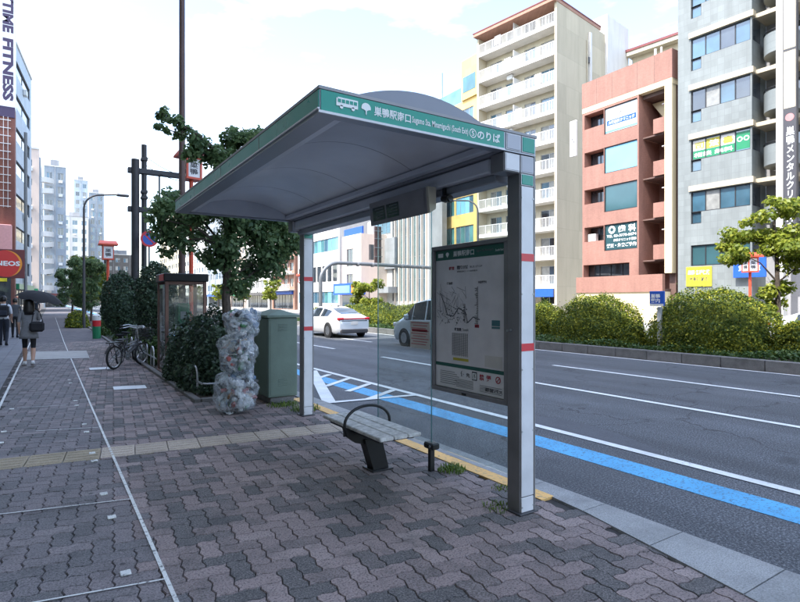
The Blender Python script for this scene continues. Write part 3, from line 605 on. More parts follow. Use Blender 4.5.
# arrival display under the beam, with a small camera
dsp = MB()
pr = [(2.635, 2.505), (2.72, 2.505), (2.72, 2.325), (2.665, 2.290), (2.655, 2.285)]
d_ = sp('arrival_display', 'display_grey', MB().prism(pr, 'y', 3.67, 4.62)); sp('display_end', 'cream_plastic', MB().prism([(x, z) for x, z in pr], 'y', 3.64, 3.669), d_)
def onface(s, off):  # point on the sloping front of the display
    x = 2.635+.02*s; z = 2.505-.22*s; return x-off, z
for ya, yb in ((4.34, 4.56), (4.10, 4.31)):
    (xa, za), (xb, zb) = onface(.25, .004), onface(.82, .004); sp('screen', 'lcd', MB().add([(xa, ya, za), (xa, yb, za), (xb, yb, zb), (xb, ya, zb)], [(0, 1, 2, 3)]), d_)
    q = MB()
    for k in range(4):
        (xa, za), (xb, zb) = onface(.32+.12*k, .006), onface(.37+.12*k, .006); e = yb-.03-rq.uniform(0, .06); q.add([(xa, ya+.02, za), (xa, e, za), (xb, e, zb), (xb, ya+.02, zb)], [(0, 1, 2, 3)])
    sp('screen_text', 'ink_soft', q, d_)
(xa, za), (xb, zb) = onface(.06, .004), onface(.94, .004); sp('display_face', 'display_grey', MB().add([(xa, 3.70, za), (xa, 4.06, za), (xb, 4.06, zb), (xb, 3.70, zb)], [(0, 1, 2, 3)]), d_)
cm_ = sp('camera_unit', 'black', MB().tube([(2.79, 3.54, 2.40), (2.79, 3.63, 2.415)], [.034, .03], 14).bbox(2.775, 2.805, 3.60, 3.63, 2.42, 2.50, b=.004)); sp('camera_lens', 'lcd', MB().lathe([(.022, 3.533), (.022, 3.541)], 14, (2.79, 0, 2.40), 'y'), cm_)

# ------------------------------------------------------------------ bench
bn = thing('bench', 'weathered grey slatted bench with black hoop armrest and black pedestal', 'bench', (2.44, 4.27, 0))
for k in range(3):
    xa = -.205+k*.138
    MB().bbox(xa, xa+.130, -.53, .56, .405, .438, b=.007).build('slat', 'wood_grey', bn)
ar = [(-.235+.47*(1-cos(pi*i/16))/2, .04, .44+.155*sin(pi*i/16)) for i in range(17)]
ar = [(-.235, .04, .34)]+ar+[(.235, .04, .36)]
MB().tube(ar, .014, 8).build('armrest', 'black', bn, True)
MB().bbox(-.175, -.125, -.45, .46, .375, .404, b=.004).bbox(.13, .18, -.45, .46, .375, .404, b=.004).bbox(-.125, .13, -.45, -.40, .378, .403, b=.004).bbox(-.125, .13, .41, .46, .378, .403, b=.004).build('seat_frame', 'black', bn)
MB().prism([(-.25, .43), (-.225, .34), (-.14, .275), (.0, .24), (.14, .275), (.225, .35), (.25, .41), (.19, .404), (-.19, .404)], 'y', .01, .07).build('seat_bracket', 'black', bn)
MB().prism([(-.06, .30), (.115, .30), (.19, .012), (.03, .012)], 'y', -.02, .10).build('pedestal', 'black', bn); MB().bbox(.0, .22, -.06, .14, 0, .014, b=.004).build('foot_plate', 'black', bn)

# ------------------------------------------------------------------ buildings: local frame, x along the facade, y inwards, z up
def facade(W, H, ops, t=.25, x0=0, z0=0, y=0):
    """wall sheet with real recessed openings (xa,xb,za,zb)"""
    mb = MB(); xs = sorted({x0, W, *[o[0] for o in ops], *[o[1] for o in ops]}); zs = sorted({z0, H, *[o[2] for o in ops], *[o[3] for o in ops]})
    for i in range(len(xs)-1):
        for j in range(len(zs)-1):
            cx, cz = (xs[i]+xs[i+1])/2, (zs[j]+zs[j+1])/2
            if not any(a < cx < b and c < cz < d for a, b, c, d in ops):
                mb.quad((xs[i], y, zs[j]), (xs[i+1], y, zs[j]), (xs[i+1], y, zs[j+1]), (xs[i], y, zs[j+1]))
    for a, b, c, d in ops:
        mb.quad((a, y, c), (a, y+t, c), (a, y+t, d), (a, y, d)); mb.quad((b, y, c), (b, y, d), (b, y+t, d), (b, y+t, c))
        mb.quad((a, y, d), (a, y+t, d), (b, y+t, d), (b, y, d)); mb.quad((a, y, c), (b, y, c), (b, y+t, c), (a, y+t, c))
    return mb
def shell(name, mat, par, W, H, D, ops, t=.25, x0=0, z0=0):
    mb = facade(W, H, ops, t, x0, z0)
    mb.quad((x0, 0, z0), (x0, 0, H), (x0, D, H), (x0, D, z0)); mb.quad((W, 0, z0), (W, D, z0), (W, D, H), (W, 0, H)); mb.quad((x0, D, z0), (x0, D, H), (W, D, H), (W, D, z0)); mb.quad((x0, 0, H), (W, 0, H), (W, D, H), (x0, D, H))
    return mb.build(name, mat, par, fix=False)
rw = random.Random(11)
def window(par, xa, xb, za, zb, y=.16, n=2, fr='frame_alu', gl='glass_dark', fw=.05, rows=1, sash=True):
    mb = MB(); f = fw
    mb.box(xa, xb, y-.03, y+.05, za, za+f); mb.box(xa, xb, y-.03, y+.05, zb-f, zb); mb.box(xa, xa+f, y-.03, y+.05, za+f, zb-f); mb.box(xb-f, xb, y-.03, y+.05, za+f, zb-f)
    for k in range(1, n): x = xa+(xb-xa)*k/n; mb.box(x-f/2, x+f/2, y-.025, y+.045, za+f, zb-f)
    for k in range(1, rows): z = za+(zb-za)*k/rows; mb.box(xa+f, xb-f, y-.02, y+.04, z-f/2, z+f/2)
    w_ = mb.build('window', fr, par)
    for k in range(n):
        a, b = xa+(xb-xa)*k/n, xa+(xb-xa)*(k+1)/n; g = gl if isinstance(gl, str) else rw.choice(gl); ty = rw.uniform(-.004, .004)
        MB().quad((a+.01, y+.01+ty, za+.01), (b-.01, y+.01-ty, za+.01), (b-.01, y+.014-ty, zb-.01), (a+.01, y+.014+ty, zb-.01)).build('pane', g, w_, fix=False)
    return w_
def rail(par, xa, xb, y, z0, z1, mat='rail_white', step=.13, solid=0):
    mb = MB().box(xa, xb, y-.03, y+.03, z1-.06, z1).box(xa, xb, y-.02, y+.02, z0, z0+.05); n = max(2, int((xb-xa)/step))
    for k in range(n+1): x = xa+(xb-xa)*k/n; wd = .035 if k % 8 == 0 else .014; mb.box(x-wd, x+wd, y-.012, y+.012, z0+.05, z1-.06)
    return mb.build('railing', mat, par)

# salmon tiled clinic building
b1 = thing('clinic_building', 'salmon tiled five storey building with cream band and clinic windows', 'building', (36, 28.52, 0), R(-90))
ops = []
for za in (14.42, 11.4, 8.42, 5.42): ops += [(.2, 2.0, za+.85, za+2.0), (2.04, 4.84, za, za+2.02)]
ops += [(.1, 4.2, 3.25, 4.42)]
mbw = facade(4.96, 16.75, ops, .9, 0, 3.3)
mbw.quad((4.96, 0, 2.2), (4.96, 2.6, 2.2), (4.96, 2.6, 16.75), (4.96, 0, 16.75)); mbw.quad((0, 0, 0), (0, 0, 19), (0, 12, 19), (0, 12, 0)); mbw.quad((0, 2.6, 0), (7.47, 2.6, 0), (7.47, 2.6, 19), (0, 2.6, 19))
mbw.build('wall', 'w_pink', b1, fix=False)
box('parapet', 'w_pink', b1, -.02, 7.49, -.03, 12, 17.0, 19.0); box('cream_band', 'w_cream', b1, -.01, 7.48, -.02, 2.5, 16.6, 16.998); box('end_pier', 'w_cream', b1, 6.94, 7.47, -.015, .5, 3.5, 16.599)
box('end_wall', 'w_brown', b1, 7.0, 7.465, .5, 12, 0, 16.999); box('low_parapet', 'w_pink', b1, -.05, 7.2, -.7, -.4, 2.2, 3.42); box('base_wall', 'w_cream', b1, -.04, 7.19, -.6, .3, 0, 2.199); box('terrace_slab', 'w_brown', b1, 0, 7.1, -.39, 2.6, 2.2, 2.4)
for x_ in (1.35, 2.75, 4.85, 6.2): box('wall_joint', 'w_brown', b1, x_-.012, x_+.012, -.034, -.0305, 17.02, 18.98)
for i, za in enumerate((14.42, 11.4, 8.42, 5.42)):
    wn = window(b1, 2.04, 4.84, za, za+2.02, .10, 1, 'frame_dark', ('lantern_face', 'film_blue', 'film_dark', 'film_dark')[i], .06)
    window(b1, .2, 2.0, za+.85, za+2.0, .85, 2, 'frame_dark', 'glass_dark'); box('balcony_wall', 'w_pink', b1, .25, 1.98, .06, .2, za-.1, za+.84)
    if i == 0:
        MB().quad((2.2, .103, za+.62), (4.7, .103, za+.62), (4.7, .103, za+1.02), (2.2, .103, za+1.02)).build('blue_strip', 'sign_blue', wn, fix=False); text('lettering', '大塚歯科クリニック', 'letter_white', wn, (2.35, .099, za+.68), FR, .27, 2.2); text('lettering', '人', 'ink', wn, (3.25, .099, za+1.25), FR, .35, .3); MB().quad((2.1, .103, za+.1), (4.8, .103, za+.1), (4.8, .103, za+.25), (2.1, .103, za+.25)).build('blue_strip', 'film_blue', wn, fix=False)
    if i == 3:
        text('lettering', '歯', 'letter_white', wn, (3.2, .095, za+1.3), FR, .55, .62, .03); text('lettering', '科', 'letter_white', wn, (4.05, .095, za+1.3), FR, .55, .62, .03); text('lettering', 'TEL 03-3778-0874', 'letter_white', wn, (2.2, .095, za+1.0), FR, .2, 2.5, .02); text('lettering', '歯科クリニック巣鴨', 'letter_white', wn, (2.8, .095, za+.65), FR, .22, 1.9, .02); text('lettering', '矯正・外来ご予約', 'letter_white', wn, (2.2, .095, za+.22), FR, .3, 2.5, .025)
        MB().lathe([(.15, .088), (.15, .095), (.3, .095), (.3, .088), (.15, .088)], 20, (2.65, 0, za+1.58), 'y', False).build('emblem', 'letter_white', wn)
    # stairwell bay on the right
    box('stair_balcony', 'w_pink', b1, 5.9, 6.935, .3, 2.4, za-.9, za+.15); box('landing', 'w_brown', b1, 4.97, 6.93, .5, 2.55, za-1.0, za-.9)
    MB().lathe([(.02, 0), (.16, .05), (.16, .1), (.02, .12)], 14, (6.3, 1.0, za+1.2)).build('ceiling_lamp', 'lantern_face', b1, True)
box('landing', 'w_brown', b1, 4.97, 6.93, .5, 2.55, 16.3, 16.59)
MB().add([(5.0, 1.6, 16.2), (6.9, 1.6, 16.2), (6.9, 1.6, 14.8), (6.0, 1.6, 14.8)], [(0, 3, 2, 1)]).build('stair_soffit', 'w_cream', b1)
window(b1, .1, 4.2, 3.25, 4.42, .7, 4, 'frame_dark', 'glass_dark'); MB().bbox(.3, 1.0, .3, .7, 6.3, 6.9, b=.03).build('air_conditioner', 'rail_white', b1)
sg = box('projecting_sign', 'rail_white', b1, -1.0, -.35, -.35, -.15, 13.3, 16.2, b=.03); text('lettering', '歯\n科\n医\n院', 'ink_soft', sg, (-.85, -.352, 13.6), FR, 2.4, .4)

# grey tiled office block with curved balconies
b2 = thing('grey_office_block', 'pale grey tiled office block with ribbon windows and curved balconies', 'building', (36, 20.63, 0), R(-86))
tops = (5.27, 8.85, 12.33, 15.62, 19.1, 22.6, 26.1); ops = []
for t_ in tops: ops += [(.86, 4.42, t_-1.38, t_)]+([(.86, 1.52, t_-2.15, t_-1.38)] if t_ > 6 else [])
mbw = facade(4.5, 30, ops, .2); mbw.quad((4.5, 0, 0), (4.5, 1.4, 0), (4.5, 1.4, 30), (4.5, 0, 30)); mbw.quad((0, 0, 0), (0, 0, 30), (0, 12, 30), (0, 12, 0)); mbw.quad((0, 0, 30), (12, 0, 30), (12, 12, 30), (0, 12, 30)); mbw.quad((12, 0, 0), (12, 12, 0), (12, 12, 30), (12, 0, 30))
mbw.build('wall', 'w_greytile', b2, fix=False); box('recess_wall', 'w_grey', b2, 4.5, 12, 2.2, 2.4, 0, 30); box('return_wall', 'w_greytile', b2, 4.3, 4.499, 1.4, 2.2, 0, 30)
for t_ in tops:
    if t_ > 6: box('cream_sill', 'w_sill', b2, .75, 4.62, -.12, .3, t_+.03, t_+.38)
    gl = ('film_dark' if t_ < 6 else ('glass_blue', 'glass_dark', 'curtain'))
    wn = window(b2, .86, 4.42, t_-1.38, t_, .12, 4, 'frame_dark', gl, .06)
    if t_ > 6: window(b2, .86, 1.52, t_-2.15, t_-1.40, .12, 1, 'frame_dark', 'glass_blue', .06)
    MB().quad((4.503, .15, t_-1.38), (4.503, 1.3, t_-1.38), (4.503, 1.3, t_), (4.503, .15, t_)).build('pane', 'glass_dark', wn, fix=False)
    if t_ > 6:
        arc = [(5.75+1.0*sin(a)*.98-.0, 1.35-1.25*cos(a)) for a in [R(-90+150*i/12) for i in range(13)]]; arc = [(4.95, 2.19)]+arc+[(6.6, 2.19)]
        mb = MB(); n = len(arc); zb, zt = t_-2.5, t_-1.3
        mb.add([(x, y, zb) for x, y in arc]+[(x, y, zt) for x, y in arc], [(i, i+1, n+i+1, n+i) for i in range(n-1)]+[tuple(range(n))]); mb.build('curved_balcony', 'w_greytile', b2, True)
        box('balcony_door', 'glass_dark', b2, 5.1, 6.6, 2.16, 2.199, t_-2.3, t_-.3); MB().tube([(x, y, t_-1.15) for x, y in arc[1:-1]], .025, 6).build('handrail', 'frame_dark', b2)
        box('floor_slab', 'w_sill', b2, 4.51, 7.5, .5, 2.19, t_+.05, t_+.3)
        if abs(t_-12.33) < .1:
            for (xa, xb, m_) in ((.95, 1.72, 'paper'), (1.78, 2.62, 'ink_yellow'), (2.68, 3.52, 'paper')):
                MB().quad((xa, .124, t_-.75), (xb, .124, t_-.75), (xb, .124, t_-.12), (xa, .124, t_-.12)).build('window_film', m_, wn, fix=False)
                MB().quad((xa, .124, t_-1.3), (xb, .124, t_-1.3), (xb, .124, t_-.78), (xa, .124, t_-.78)).build('window_film', 'phone_green', wn, fix=False)
            for i, (ch, xx) in enumerate((('司', 1.05), ('法', 1.95), ('書', 2.8))): text('lettering', ch, 'ink_yellow' if i % 2 == 0 else 'letter_white', wn, (xx, .119, t_-.68), FR, .45, .6, .03)
            text('lettering', '相談 無料', 'letter_white', wn, (1.0, .119, t_-1.2), FR, .3, 2.4, .02); MB().quad((3.58, .124, t_-1.25), (4.36, .124, t_-1.25), (4.36, .124, t_-.15), (3.58, .124, t_-.15)).build('window_film', 'phone_green', wn, fix=False)
            for xx in (3.78, 4.16): MB().lathe([(.1, .112), (.1, .12), (.16, .12), (.16, .112), (.1, .112)], 16, (xx, 0, t_-.6), 'y', False).build('ring_mark', 'letter_white', wn)
box('sign_pier', 'w_white', b2, 5.95, 6.3, -.5, .2, 0, 30); sg = box('vertical_sign', 'dark_grey', b2, 6.32, 6.98, -.55, -.2, 5.6, 30)
for z_, h_, m_ in ((19.8, 4.2, 'phone_green'), (16.2, 3.4, 'w_sill'), (12.75, 3.3, 'w_sill'), (5.8, 6.8, 'ink')): MB().quad((6.36, -.553, z_), (6.94, -.553, z_), (6.94, -.553, z_+h_), (6.36, -.553, z_+h_)).build('sign_face', m_, sg, fix=False)
text('lettering', '\n'.join('巣鴨メンタルクリニック'), 'letter_white', sg, (6.47, -.556, 5.95), FR, 5.7, .42, .02); MB().lathe([(.01, -.56), (.22, -.556)], 16, (6.65, 0, 12.2), 'y').build('round_mark', 'ink_pink', sg)
yb = MB().bbox(.58, 2.2, -.09, -.02, 2.52, 3.82, b=.01).build('yellow_banner', 'ink_yellow', b2); pm('banner_yellow', (.78, .66, .03), .5, var=.05); yb.data.materials[0] = MATS['banner_yellow']
text('lettering', '巣鴨 各種保険', 'letter_white', yb, (.7, -.095, 3.3), FR, .3, 1.4, .02); text('lettering', '接骨院 鍼灸', 'ink', yb, (.8, -.095, 2.85), FR, .3, 1.2, .02)
bs = MB().bbox(3.6, 5.4, -.4, -.3, 3.0, 4.2, b=.01).build('blue_banner', 'sign_blue', b2); text('lettering', '貸会議室', 'letter_white', bs, (3.9, -.405, 3.4), FR, .35, 1.2, .02)

# tall beige apartment tower
b3 = thing('apartment_tower', 'tall beige apartment tower with long white railed balconies', 'building', (44, 50.5, 0), R(-81))
TW, TP, TH = 11.1, 3.16, 33.6
mbw = MB().box(0, .28, -.02, 12, 0, TH).box(TW-.3, TW, -.02, 9.2, 0, TH+.2); mbw.build('side_wall', 'w_tower', b3); 
ops = []
for k in range(11):
    z = .1+k*TP
    for (xa, xb) in ((.9, 2.6), (3.2, 4.9), (5.9, 7.4), (8.1, 10.2)): ops.append((xa, xb, z+.2, z+2.2))
facade(TW-.3, TH, ops, .2, .28, 0, 1.5).build('back_wall', 'w_towerback', b3, fix=False)
for k in range(11):
    z = .1+k*TP; bl = box('balcony', 'w_white', b3, .281, TW-.301, -.06, 1.5, z-.36, z)
    rail(bl, .3, TW-.32, -.02, z+.02, z+1.12); box('partition', 'rail_white', bl, 5.35, 5.40, .05, 1.49, z, z+2.0)
    for (xa, xb) in ((.9, 2.6), (3.2, 4.9), (5.9, 7.4), (8.1, 10.2)): window(b3, xa, xb, z+.2, z+2.2, 1.62, 2, 'frame_alu', ('glass_dark', 'curtain', 'glass_blue'))
    if k % 2: MB().bbox(4.0, 4.8, .6, .95, z-.9, z-.4, b=.03).build('air_conditioner', 'rail_white', bl)
    if rw.random() < .7: xq = rw.uniform(1, 8.5); MB().box(xq, xq+.9, .1, .13, z+.35, z+1.4).build('laundry', rw.choice(['paper', 'w_white', 'panel_grey']), bl)
box('roof_slab', 'w_rust', b3, -.2, TW+.05, -.5, 9.4, TH+.2, TH+.55); box('roof_edge', 'w_red', b3, -.25, TW+.1, -.55, 9.45, TH+.55, TH+.68)
box('shop_fascia', 'sign_blue', b3, .3, TW-.3, -.3, -.1, 2.0, 2.9)
box('duct', 'w_white', b3, TW+.001, TW+.25, 6.6, 7.0, 3, TH-1); MB().tube([(TW+.12, 6.2, 0), (TW+.12, 6.2, TH-2)], .06, 8).build('downpipe', 'w_towerback', b3)
for k in range(6): box('pipe_box', 'dark_grey', b3, TW+.001, TW+.22, 6.25, 6.5, 14+k*3.0, 14.35+k*3.0+.3*(k % 2))
box('stair_core', 'w_white', b3, TW-3, TW+.25, 10.6, 16.2, 0, TH+2.5); box('core_link', 'w_tower', b3, TW-2, TW-.02, 9.2, 10.6, 0, TH+.1); box('rear_wing', 'w_tower', b3, TW+.6, TW+8.4, 16.4, 23, 0, TH-1.2)
rf = box('rear_roof', 'w_towerback', b3, TW+.3, TW+9.0, 15.4, 24, TH-1.2, TH-.7); box('roof_edge', 'w_red', rf, TW+.25, TW+9.1, 15.3, 24.1, TH-.7, TH-.4)
for z_ in (22, 25.2, 28.4): box('wing_balcony', 'w_towerback', b3, TW+3.2, TW+8.0, 15.3, 16.39, z_, z_+1.1); box('wing_window', 'glass_dark', b3, TW+3.5, TW+7.5, 16.34, 16.399, z_+1.1, z_+2.7)
MB().lathe([(.7, 27), (.7, 29.5)], 16, (TW+2.6, 15.5, 0)).build('water_tank', 'rail_white', b3, True); MB().tube([(TW+4.0, 15.2, 20), (TW+4.0, 15.2, 32)], .15, 8).build('downpipe', 'rail_white', b3); MB().tube([(TW+4.7, 15.2, 20), (TW+4.7, 15.2, 32)], .12, 8).build('downpipe', 'w_white', b3)

# yellow and glass office behind the tower
b4 = thing('yellow_office', 'yellow banded office building with teal corner glass beside the tower', 'building', (52, 69.6, 0), R(-90))
b4.scale = (1.2, 1, 1.28)
ops = [(.3, 3.9, 1.2+k*3.4, 3.2+k*3.4) for k in range(7)]+[(4.2, 7.6, 1.2+k*3.4, 3.2+k*3.4) for k in range(7)]
shell('wall', 'w_yellow', b4, 8.2, 24.6, 10, ops); box('stair_tower', 'w_yellow', b4, 5.6, 8.6, -.3, 6, 24.6, 29.2); box('glass_penthouse', 'glass_teal', b4, .1, 5.58, .2, 6, 24.6, 26.4); box('corner_glass', 'glass_teal', b4, 5.9, 8.3, -.34, -.302, 25.4, 27.2)
for a, b, c, d in ops: window(b4, a, b, c, d, .12, 4, 'frame_alu', ('glass_teal', 'film_blue', 'glass_blue'))
for x_ in (.3, 5.7, 7.8): MB().tube([(x_, 1, 26.4), (x_, 1, 29.9)], .05, 6).build('roof_antenna', 'dark_grey', b4)

# grey and ribbed office behind the shelter glass
b5 = thing('ribbed_office', 'grey office with vertical cream ribs seen through the shelter glass', 'building', (38, 65.5, 0), R(-90))
ops = [(5.0+k*1.0, 5.75+k*1.0, 1.5, 15.5) for k in range(8)]
shell('wall', 'w_white', b5, 13.2, 19, 2.0, ops); box('blank_panel', 'w_grey', b5, 0, 6.2, -.4, -.01, 5.8, 9.9); box('canopy', 'w_grey', b5, -.2, 6.4, -1.5, 0, 2.6, 3.4)
for a, b, c, d in ops:
    window(b5, a, b, c, d, .1, 1, 'frame_alu', ('glass_teal', 'glass_dark', 'glass_blue'), .05, 5); box('rib', 'w_creampink', b5, b+.03, b+.22, -.25, 0, 1.2, 16)
for k in range(3): window(b5, .4, 4.6, 10.6+k*2.6, 12.3+k*2.6, -.03, 4, 'frame_alu', 'glass_blue')

# cream low building with rooftop rail and blue-orange shop
b6 = thing('cream_corner_building', 'cream low building with pipe ladder above a blue and orange shop', 'building', (34, 67.2, 0), R(-90))
ops = [(1.3, 3.2, 6.2, 8.6), (1.3, 3.2, 3.9, 5.2)]
shell('wall', 'w_creampink', b6, 5.4, 10.4, 5.5, ops)
for a, b, c, d in ops: window(b6, a, b, c, d, .12, 2)
box('roof_rail', 'sign_blue', b6, 0, 5.2, .3, .5, 10.4, 11.4); MB().lathe([(.5, 10.4), (.5, 11.9), (.3, 12.1)], 14, (4.6, 2, 0)).build('water_tank', 'rail_white', b6); box('side_window', 'glass_dark', b6, 5.38, 5.42, 1.2, 2.0, 7, 9)
sf = box('shop_front', 'sign_blue', b6, -.3, 6.6, -1.2, -.01, 2.4, 3.9); box('shop_panel', 'ink_yellow', sf, 5.0, 5.9, -1.25, -1.202, 2.6, 3.7); pm('shop_orange', (.8, .25, .03), .5, var=.05); sf.children[0].data.materials[0] = MATS['shop_orange']
box('shop_panel', 'film_blue', sf, .2, 4.6, -1.25, -1.202, 2.6, 3.6); box('shop_glass', 'glass_blue', b6, .1, 5.3, -.03, -.005, .2, 2.3)
# white office with ribbon windows
b7 = thing('white_office', 'white office building with two blue ribbon window bands', 'building', (36, 88, 0), R(-90))
ops = [(.3, 15.6, 1.2, 3.0)]+[(.3, 15.6, 9.2+k*5.0, 11.2+k*5.0) for k in range(3)]
shell('wall', 'w_office', b7, 16.0, 25, 14, ops)
for a, b, c, d in ops: window(b7, a, b, c, d, .12, 12, 'frame_alu', ('glass_teal', 'glass_blue', 'film_blue'))
ops = [(.6+k*1.9, 1.9+k*1.9, 4.6, 7.0) for k in range(8)]
for a, b, c, d in ops: window(b7, a, b, c, d, -.04, 2, 'frame_dark', 'glass_dark')
b8 = thing('dark_grey_building', 'plain grey building rising behind the cream corner building', 'building', (43, 75, 0), R(-90))
shell('wall', 'w_grey', b8, 9.5, 22, 8, [(1.5+k*2.4, 3.0+k*2.4, 3+j*3.2, 4.6+j*3.2) for k in range(3) for j in range(6)])
for k in range(3):
    for j in range(6): window(b8, 1.5+k*2.4, 3.0+k*2.4, 3+j*3.2, 4.6+j*3.2, .12)

# generic gridded buildings for the rest of the street
def block(name, label, loc, rz, W, H, D, wall, nx, nz, z0=3.4, gl=('glass_dark', 'glass_blue', 'curtain'), fr='frame_alu', wf=.55, hf=.5, balc=False, group=None, roof=True):
    b = thing(name, label, 'building', loc, R(rz), group); ops = []; px = W/nx; pz = (H-z0-.6)/nz
    for j in range(nz):
        for i in range(nx): ops.append((px*(i+.5-wf/2), px*(i+.5+wf/2), z0+pz*(j+.5-hf/2), z0+pz*(j+.5+hf/2)))
    ops.append((W*.06, W*.94, .1, 2.7)); shell('wall', wall, b, W, H, D, ops)
    for q in ops[:-1]: window(b, *q, .14, 2, fr, gl)
    window(b, *ops[-1], .18, max(3, int(W/1.6)), 'frame_dark', 'glass_dark'); box('cornice', 'w_white' if wall != 'w_white' else 'w_grey', b, -.06, W+.06, -.1, .2, H, H+.25)
    box('shop_sign', rw.choice(['w_red', 'sign_blue', 'w_dark', 'w_sill', 'phone_green']), b, W*.05, W*.95, -.35, -.02, 2.75, 3.3)
    if balc:
        for j in range(nz):
            z = z0+pz*j; bl = box('balcony', 'w_white', b, .1, W-.1, -1.0, -.01, z, z+.18); rail(bl, .1, W-.1, -.96, z+.18, z+1.1, step=.2)
    for i in range(1, nx, 2): MB().tube([(px*i, -.08, 0), (px*i, -.08, H)], .05, 6).build('downpipe', 'galva', b)
    for j in range(nz):
        if rw.random() < .6: i = rw.randrange(nx); MB().bbox(px*(i+.5)-.4, px*(i+.5)+.4, -.34, -.02, z0+pz*(j+.5-hf/2)-.75, z0+pz*(j+.5-hf/2)-.15, b=.03).build('air_conditioner', 'rail_white', b)
    if roof: box('rooftop_room', 'w_grey', b, W*.3, W*.7, D*.3, D*.7, H, H+2.4); MB().tube([(W*.4, D*.4, H+2.4), (W*.4, D*.4, H+5)], .05, 6).build('roof_antenna', 'dark_grey', b)
    return b
block('rust_apartment_block', 'rust brown apartment block with white balconies beyond the white office', (36, 101, 0), -90, 11.5, 21, 12, 'w_rust', 4, 6, balc=True)
block('white_apartment_block', 'white apartment block with small paired windows far along the avenue', (36, 117, 0), -90, 14.5, 29, 12, 'w_white', 5, 8)
block('pinkish_block', 'pale pink narrow block far along the avenue', (36, 130, 0), -90, 12, 20, 12, 'w_creampink', 4, 6)
block('distant_grey_block', 'tall grey block far along the avenue beyond the pink one', (36, 152, 0), -90, 20, 34, 12, 'w_greyblue', 7, 10)
block('distant_white_block', 'long white block at the far end of the avenue', (37, 190, 0), -90, 36, 27, 14, 'w_white', 11, 8)
block('distant_beige_block', 'beige block closing the far side of the avenue', (38, 240, 0), -90, 48, 38, 14, 'w_tower', 12, 11)
block('side_grey_building', 'grey building at the edge beside the grey office block', (36, 8.2, 0), -90, 14, 24, 12, 'w_grey', 5, 7)
# near side of the avenue
bf = thing('fitness_building', 'white signboard wall with rotated gym lettering above brick', 'building', (-2.85, 64, 0), 0)
box('wall', 'w_brick', bf, -14, 0, 0, 2.0, 0, 20); sp_ = box('sign_wall', 'panel_white', bf, -5, .02, -.12, 1.9, 20.2, 33.5); pm('purple', (.045, .03, .075), .5, var=.05); box('purple_band', 'purple', bf, -5, .01, -.1, -.002, 19.2, 20.199)
text('lettering', 'ANYTIME', 'purple', sp_, (-.95, -.125, 33.3), (pi/2, pi/2, 0), .85, 6.0, .05); text('lettering', 'FITNESS', 'purple', sp_, (-.95, -.125, 26.75), (pi/2, pi/2, 0), .85, 6.0, .05)
lt = MB()
for k in range(6): lt.box(-2.3+k*.35, -2.26+k*.35, -.2, -.15, 10.5, 19.2)
for k in range(12): lt.box(-2.4, -.3, -.21, -.16, 10.6+k*.75, 10.66+k*.75)
stuff(lt.build('wall_lattice', 'rail_white', bf)); pm('awning_pink', (.62, .32, .32), .6, var=.08); aw = box('awning', 'awning_pink', bf, -3, -.2, -.9, -.01, 6.4, 8.8, b=.05); box('shop_glass', 'glass_dark', bf, -5, -.3, -.03, -.002, .3, 4.5); box('yellow_sign', 'banner_yellow', bf, -2.2, -.6, -.5, -.2, 3.4, 4.6, b=.02)
b9 = block('blue_white_office', 'blue white office with dark ribbon windows beside the gym wall', (-3.0, 66.1, 0), 84, 11.0, 27.6, 14, 'w_bluewhite', 1, 7, wf=.8, hf=.42, gl='glass_dark', fr='frame_dark'); box('side_wall', 'w_greyblue', b9, -.2, -.01, 0, 10, 0, 28.2)
block('cream_side_building', 'cream building with small square windows before the curved balconies', (-3.6, 92, 0), 0, 2.3, 23.0, 30, 'w_creampink', 1, 7, wf=.3, hf=.35, roof=False); box('street_face', 'w_bluewhite', bpy.data.objects['cream_side_building'], 2.302, 2.5, .3, 30, 3, 22)
for k in range(6): box('ribbon_window', 'glass_dark', bpy.data.objects['cream_side_building'], 2.502, 2.53, 1, 29, 4.2+k*3, 5.7+k*3)
bc = block('balcony_tower', 'brown tower with white curved corner balconies far down the pavement', (-1.2, 150, 0), 0, 4.4, 33, 12, 'w_greyblue', 2, 9)
for k in range(9):
    z = 4+k*3.1; arc = [(-.6+2.6*sin(a), -.1-2.2*cos(a)) for a in [R(-80+160*i/12) for i in range(13)]]; n = 13
    MB().add([(x, y, z+(.9*i/12 if k % 2 else 0)) for i, (x, y) in enumerate(arc)]+[(x, y, z+1.15+(.9*i/12 if k % 2 else 0)) for i, (x, y) in enumerate(arc)], [(i, i+1, n+i+1, n+i) for i in range(n-1)]+[tuple(range(n))]).build('curved_balcony', 'w_white', bc, True)
block('distant_white_tower', 'white tower at the end of the pavement behind the trees', (3.6, 250, 0), 0, 9.4, 35, 16, 'w_white', 3, 9, gl='glass_blue')
block('distant_glass_tower', 'pale blue slab tower at the end of the pavement', (8.4, 262, 0), 0, 5.0, 52, 14, 'w_bluewhite', 2, 14)
block('distant_grey_tower', 'grey tower with stacked windows at the end of the pavement', (13.2, 252, 0), 0, 5.4, 45.5, 16, 'w_greyblue', 2, 13, hf=.6)
block('distant_low_block', 'dark low block at the end of the pavement', (19.4, 255, 0), 0, 12, 21, 16, 'w_dark', 4, 5)
# the row behind and beside the camera that keeps the pavement in shade
block('brick_row_building', 'brown brick block on the pavement behind the bus stop', (-4.2, -34, 0), 90, 30, 27.2, 14, 'w_behind', 9, 7, group=None)
block('tall_row_building', 'tan block across the pavement from the bus stop', (-4.2, -3.6, 0), 90, 22, 28.2, 14, 'w_tower', 7, 7)
block('low_row_building', 'plain white block across the pavement from the phone booth', (-4.2, 19, 0), 90, 14, 19.5, 14, 'w_white', 4, 5)
block('far_row_building', 'grey shop building beside the petrol sign', (-5.2, 34, 0), 90, 28, 17, 14, 'w_grey', 8, 4)

